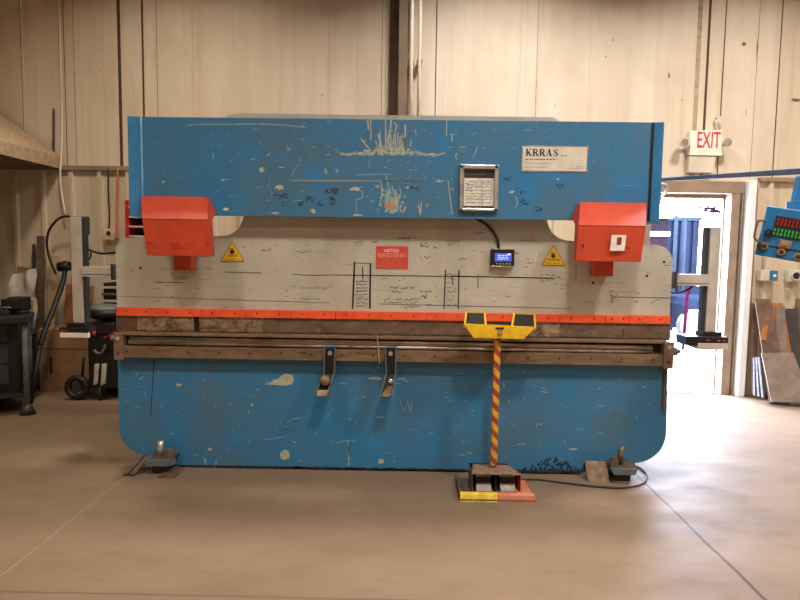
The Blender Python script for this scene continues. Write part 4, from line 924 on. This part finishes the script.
for k in range(4): m.box((a.x-.01, 6.13, b.z-.06-k*.07), (b.x, 6.16, b.z-.035-k*.07), 'brownsteel' if k % 2 else 'galv')
m.box((a.x, 6.15, 0), (a.x+.04, 6.4, a.z)); m.box((b.x-.04, 6.15, 0), (b.x, 6.4, a.z))
tag(m.build('parts_rack', bevel=.003), 'dark metal rack of small parts behind left end of ram', 'rack')
# red shelving behind the housing's left end
Yr = 5.9; a = P(124.5, 200, Yr); b = P(141, 243, Yr)
RC = thing('red_tool_cabinet', 'red cabinet with open dark shelves behind blue housing end', 'cabinet', (a.x+.2, Yr+.15, 0))
m = MB('redcab'); m.box((a.x, Yr, 0), (a.x+.035, Yr+.3, a.z)); m.box((a.x+.45, Yr, 0), (a.x+.485, Yr+.3, a.z)); m.box((a.x, Yr+.28, 0), (a.x+.485, Yr+.3, a.z), 'black'); m.build('carcass', RC, bevel=.003)
for k in range(9):
    m = MB('galv'); z = a.z-.075-k*.095; m.box((a.x+.036, Yr+.005, z), (a.x+.449, Yr+.279, z+.016)); m.build('shelf', RC)

# ------------------------------------------------------------------ right side: pendant, leaning plates
CPN = thing('control_pendant', 'blue tilted control box with red and green digits hanging by arm at the right edge', 'control box', (2.6, 3.4, 1.5))
Yp2 = 3.35
PN = Vector((math.sin(math.radians(30)), math.cos(math.radians(30)), 0)); P0 = P(767.5, 205.5, Yp2)
def PPl(px, py):
    d = ray(px, py); return CP+d*((P0-CP).dot(PN)/d.dot(PN))
A = PPl(767.5, 205.5); Bc = PPl(754.5, 254.5)
ux = (PPl(800, 210.5)-A).normalized(); uz = (Bc-A).normalized()
wlen = .62; hlen = (Bc-A).length; B2 = PPl(800, 262.5); ux2 = (B2-Bc).normalized()
TR = A+ux*wlen; BRc = Bc+ux2*wlen
m = MB('blue2'); m.slab([A, TR, BRc, Bc], .12); m.build('case', CPN, bevel=.006)
def onp(u, v): # u along the top in metres, v 0..1 down
    return A.lerp(Bc, v)+(ux.lerp(ux2, v))*u
nrm = -PN
def quad(mb, u0, u1, v0, v1, off, m): mb.add([onp(u0, v1)+nrm*off, onp(u1, v1)+nrm*off, onp(u1, v0)+nrm*off, onp(u0, v0)+nrm*off], [(0, 1, 2, 3)], m)
sc_ = MB('black'); sc_.slab([onp(.055, .17), onp(.5, .19), onp(.5, .60), onp(.055, .56)], .006); sc_.xform(Matrix.Translation(nrm*.007))
for r_, (va, vb) in enumerate(((.20, .27), (.28, .35))):
    x = .065
    while x < .2: quad(sc_, x, x+.008, va, vb, .0085, 'ledr'); x += .0175
for r_, (va, vb) in enumerate(((.41, .475), (.49, .55))):
    x = .06
    while x < .48: quad(sc_, x, x+.008, va, vb, .0085, 'ledg'); x += .017
quad(sc_, .215, .235, .24, .36, .0085, 'white')
sc_.build('display_panel', CPN)
def knob(u, v, r_, mm, name, dep=.03):
    k = MB(mm); c = onp(u, v); k.cyl(c+nrm*.001, c+nrm*dep, r_, 16); k.cyl(c+nrm*dep, c+nrm*(dep+.004), r_*.6, 12, 'hole'); k.build(name, CPN)
knob(.035, .52, .018, 'black', 'switch_knob'); knob(.035, .80, .02, 'brassy', 'push_button', .02); knob(.12, .86, .02, 'brassy', 'push_button', .02); knob(.2, .9, .02, 'brassy', 'push_button', .02); knob(.26, .93, .02, 'brassy', 'push_button', .02); knob(.01, .80, .013, 'black', 'switch_knob')
kp = MB('woodblock'); kp.slab([onp(.1, .62), onp(.16, .62), onp(.155, .78), onp(.095, .78)], .01); kp.xform(Matrix.Translation(nrm*.013)); kp.slab([onp(.11, .66)+nrm*.016, onp(.145, .66)+nrm*.016, onp(.14, .74)+nrm*.016, onp(.107, .74)+nrm*.016], .004, 'brassy'); kp.build('rotary_switch', CPN, bevel=.002)
dk = MB('ink'); quad(dk, .02, .3, .77, .8, .001, 'ink'); quad(dk, .23, .4, .62, .68, .001, 'ink'); dk.build('legend_strip', CPN)
hn = MB('brownsteel'); hn.tube([tuple(onp(.012, .3)+nrm*.0), tuple(PPl(760.5, 220.5)), tuple(PPl(757.5, 222.5)), tuple(PPl(754.5, 236)), tuple(PPl(756, 239.5)), tuple(onp(.012, .75))], .0065, sub=4); hn.build('handle', CPN)
ha = MB('blue2'); a = P(795, 206, Yp2+.04); b = P(808, 178, Yp2+.04); ha.box((a.x, Yp2+.02, a.z-.05), (b.x, Yp2+.12, a.z+.03)); ha.slab([P(795, 204, Yp2+.06), P(820, 204, Yp2+.06), P(830, 160, Yp2+.06), P(801, 176, Yp2+.06)], .05)
s0 = P(659, 180, 4.25); s1 = P(830, 169.5, 3.42)
ha.hexa([s0+Vector((0, -.02, -.01)), s1+Vector((0, -.02, -.018)), s1+Vector((0, .02, -.018)), s0+Vector((0, .02, -.01))], [s0+Vector((0, -.02, .012)), s1+Vector((0, -.02, .018)), s1+Vector((0, .02, .018)), s0+Vector((0, .02, .012))], 'armblue')
ha.build('swing_arm', CPN, bevel=.004)
hs = MB('galv'); hs.tube([tuple(P(661, 184, 4.3)), tuple(P(666, 186, 4.35)), tuple(P(665, 193, 4.35)), tuple(P(660, 199, 4.3))], .012); hs.build('arm_conduit', CPN)

LG = 'steel plates leaning right of the doorway'
lean('steel_plate', (752.5, 394), (758, 395), (758, 303), (751.5, 303), 6.3, 6.40, 'brownsteel', .012, 'narrow brown strip plate leaning nearest the white door trim', 'plate', LG)
lean('steel_plate', (770, 404), (790, 404), (771, 299), (755, 298.5), 6.08, 6.335, 'brownsteel', .014, 'tallest rusty brown plate leaning beside the narrow strip', 'plate', LG)
lean('steel_plate', (785, 404), (800, 405), (783, 303), (772, 303), 6.15, 6.38, 'rust', .01, 'orange rusted plate mostly hidden behind tallest brown plate', 'plate', LG)
lean('steel_plate', (778, 402), (790, 402), (785, 306), (776, 306), 6.115, 6.36, 'greysteel', .008, 'grey plate between the orange rusted and dark plates', 'plate', LG)
lean('steel_plate', (787, 404), (803, 404), (798.5, 308.5), (784, 308.5), 6.17, 6.385, 'darksteel', .012, 'dark charcoal plate leaning behind pale front plate', 'plate', LG)
lean('steel_plate', (795, 404), (815, 404), (812, 298), (796.5, 299), 6.235, 6.425, 'brownsteel', .012, 'brown plate cut by the frame edge beside charcoal plate', 'plate', LG)
lean('steel_plate', (771.5, 402), (812, 403), (793.5, 352.5), (761.5, 353), 5.96, 6.17, 'greysteel', .012, 'pale grey trapezoid plate standing in front of the other plates', 'plate', LG)
for k, lab in enumerate(('first thin blue grey sheet edge beside the brown strip', 'second thin blue grey sheet edge from the brown strip', 'third thin blue grey sheet edge, touching the pale plate')):
    lean('sheet_offcut', (755+k*4.2, 395+k*1.2), (756.6+k*4.2, 395.5+k*1.2), (756+k*2.4, 357), (754.5+k*2.4, 357), 6.13-k*.05, 6.28-k*.05, 'darkflat', .03, lab, 'sheet', LG)
m = MB('rust'); m.slab([P(761, 340, 6.22), P(766, 340, 6.22), P(768.5, 325, 6.25), P(763, 326, 6.25)], .003); tag(m.build('rusty_offcut'), 'small orange rusty offcut stuck on the tallest brown plate', 'offcut')

# ------------------------------------------------------------------ outdoors, seen through the doorway
gd = MB('concout'); gd.box((-30, YW+.12, -.2), (50, 90, -.015)); struct(gd.build('ground_outside'), 'bright pale concrete yard outside the doorway', 'ground')
Yo = 13
def ob(px0, py0, px1, py1, Y): a, b = P(px0, py0, Y), P(px1, py1, Y); return a, b
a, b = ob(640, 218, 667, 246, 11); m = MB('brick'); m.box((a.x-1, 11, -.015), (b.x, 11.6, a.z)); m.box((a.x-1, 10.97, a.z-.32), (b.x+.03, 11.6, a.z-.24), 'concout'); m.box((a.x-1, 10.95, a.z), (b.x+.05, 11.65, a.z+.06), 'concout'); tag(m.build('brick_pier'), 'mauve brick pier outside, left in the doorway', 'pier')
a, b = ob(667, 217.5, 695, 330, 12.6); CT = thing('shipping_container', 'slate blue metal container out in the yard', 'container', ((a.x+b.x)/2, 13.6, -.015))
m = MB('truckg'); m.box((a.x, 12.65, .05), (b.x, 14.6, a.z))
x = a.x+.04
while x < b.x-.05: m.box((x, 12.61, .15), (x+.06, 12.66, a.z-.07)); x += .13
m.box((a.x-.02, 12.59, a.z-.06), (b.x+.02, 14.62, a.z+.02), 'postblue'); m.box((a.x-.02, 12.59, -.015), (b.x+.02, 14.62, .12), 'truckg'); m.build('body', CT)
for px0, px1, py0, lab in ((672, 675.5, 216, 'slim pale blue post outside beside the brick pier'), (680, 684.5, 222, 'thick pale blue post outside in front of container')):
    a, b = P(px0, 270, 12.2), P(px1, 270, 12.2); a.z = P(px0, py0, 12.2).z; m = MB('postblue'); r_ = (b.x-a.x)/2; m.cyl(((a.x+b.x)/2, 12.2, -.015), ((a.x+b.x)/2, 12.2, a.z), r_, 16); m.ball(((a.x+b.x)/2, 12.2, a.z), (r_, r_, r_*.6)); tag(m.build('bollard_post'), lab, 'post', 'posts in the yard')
# white truck
a, b = ob(693, 215, 745, 318, 15); zt3 = a.z; TK = thing('white_truck', 'overexposed white box truck parked in the yard', 'truck', ((a.x+b.x)/2, 15.5, -.015))
m = MB('truckw'); m.box((a.x, 15, .75), (b.x+.8, 17.2, zt3)); m.box((a.x-.02, 14.97, zt3-.1), (b.x+.82, 17.22, zt3+.03), 'galv'); m.box((a.x+.1, 14.99, 1.35), (a.x+.14, 15.01, 2.1), 'greycap'); m.build('cargo_box', TK, bevel=.03)
m = MB('truckg'); m.box((a.x+.05, 15.1, .45), (b.x+.8, 17.1, .75)); m.build('chassis', TK)
for x in (a.x+.5, b.x+.4):
    for y in (15.25, 16.95):
        m = MB('rubber'); m.cyl((x, y-.13, .385), (x, y+.13, .385), .4, 24); o = m.build('wheel', TK); q = MB('galv'); q.cyl((x, y-.14, .385), (x, y+.14, .385), .2, 18); q.build('hub', o)
a2, b2 = ob(718, 246, 727, 252, 14.98); m = MB('glass'); 
for px in (720.5, 724.5): p = P(px, 268, 14.97); m.box((p.x-.035, 14.95, p.z-.1), (p.x+.035, 15.0, p.z+.1))
m.build('tail_lamp', TK)
m = MB('redworn'); p = P(726, 237, 14.97); m.box((p.x-.1, 14.96, p.z-.03), (p.x+.1, 15.0, p.z+.03)); m.build('marker_lamp', TK)
# car with slate body, white bonnet
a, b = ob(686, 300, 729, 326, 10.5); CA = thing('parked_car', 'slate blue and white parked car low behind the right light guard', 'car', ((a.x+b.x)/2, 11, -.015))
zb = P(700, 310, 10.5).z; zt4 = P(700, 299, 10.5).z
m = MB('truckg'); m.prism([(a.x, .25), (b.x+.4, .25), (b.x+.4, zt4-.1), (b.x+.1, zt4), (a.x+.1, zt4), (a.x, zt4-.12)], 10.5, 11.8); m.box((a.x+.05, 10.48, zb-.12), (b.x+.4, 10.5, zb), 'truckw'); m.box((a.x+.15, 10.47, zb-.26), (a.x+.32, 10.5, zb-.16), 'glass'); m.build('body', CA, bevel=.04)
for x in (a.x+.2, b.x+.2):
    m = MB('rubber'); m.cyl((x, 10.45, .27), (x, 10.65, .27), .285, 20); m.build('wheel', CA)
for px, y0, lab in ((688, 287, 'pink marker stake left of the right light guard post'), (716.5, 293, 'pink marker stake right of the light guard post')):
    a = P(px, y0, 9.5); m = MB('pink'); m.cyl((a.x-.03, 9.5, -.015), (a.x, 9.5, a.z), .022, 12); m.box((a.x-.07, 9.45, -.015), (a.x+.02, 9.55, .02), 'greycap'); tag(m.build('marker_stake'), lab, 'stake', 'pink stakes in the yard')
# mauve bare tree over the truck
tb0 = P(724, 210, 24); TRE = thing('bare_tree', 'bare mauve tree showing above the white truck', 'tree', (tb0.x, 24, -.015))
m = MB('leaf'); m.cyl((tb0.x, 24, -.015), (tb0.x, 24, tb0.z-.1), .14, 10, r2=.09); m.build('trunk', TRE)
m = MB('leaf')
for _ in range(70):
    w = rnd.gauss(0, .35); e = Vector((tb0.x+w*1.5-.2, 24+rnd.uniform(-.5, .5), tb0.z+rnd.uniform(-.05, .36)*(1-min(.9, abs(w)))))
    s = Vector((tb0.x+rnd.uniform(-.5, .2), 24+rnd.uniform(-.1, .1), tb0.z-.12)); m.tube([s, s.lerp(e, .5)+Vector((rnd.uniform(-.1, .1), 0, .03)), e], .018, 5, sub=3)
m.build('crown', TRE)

# ------------------------------------------------------------------ light
w = bpy.data.worlds.new('sky'); SC.world = w; w.use_nodes = True
bgn = w.node_tree.nodes['Background']; bgn.inputs['Color'].default_value = (.64, .75, 1.0, 1); bgn.inputs['Strength'].default_value = 74.0
def area(name, loc, rot, sx, sy, e, col, portal=False, shape='RECTANGLE', spread=140):
    d = bpy.data.lights.new(name, 'AREA'); d.shape = shape; d.size = sx; d.size_y = sy; d.energy = e; d.color = col
    if portal: d.cycles.is_portal = True
    d.spread = math.radians(spread)
    o = bpy.data.objects.new(name, d); COL.objects.link(o); o.location = loc; o.rotation_euler = rot; return o
area('daylight_portal', ((DX0+DX1)/2, YW+.17, DZ/2), (-math.pi/2, 0, 0), DX1-DX0, DZ, 1, (1, 1, 1), portal=True, spread=180)
sd = bpy.data.lights.new('sun', 'SUN'); sd.energy = 9; sd.angle = .01; sd.color = (1, .97, .9); so = bpy.data.objects.new('sun', sd); COL.objects.link(so); so.rotation_euler = (math.radians(-15), math.radians(45), 0)
for x, y, e, c in ((-2.4, 1.2, 62, (1, .88, .72)), (0.8, 1.2, 100, (1, .94, .86)), (3.2, 1.6, 130, (1, .95, .90)), (1.0, -1.8, 80, (1, .93, .85)), (-2.6, -1.8, 55, (1, .90, .78)), (0.9, 4.8, 120, (1, .95, .90)), (3.4, 4.7, 105, (1, .96, .92)), (-2.3, 4.6, 66, (1, .88, .72))):
    area('high_bay_lamp', (x, y, 4.9), (0, 0, 0), .5, .5, e, c, shape='DISK')

vs = SC.view_settings
SC.display_settings.display_device = 'sRGB'
vs.view_transform = 'Standard'; vs.look = 'None'; vs.gamma = 1; vs.exposure = 0; vs.use_curve_mapping = False
SC.cycles.max_bounces = 8; SC.cycles.diffuse_bounces = 4; SC.cycles.use_denoising = True; SC.cycles.sample_clamp_indirect = 6
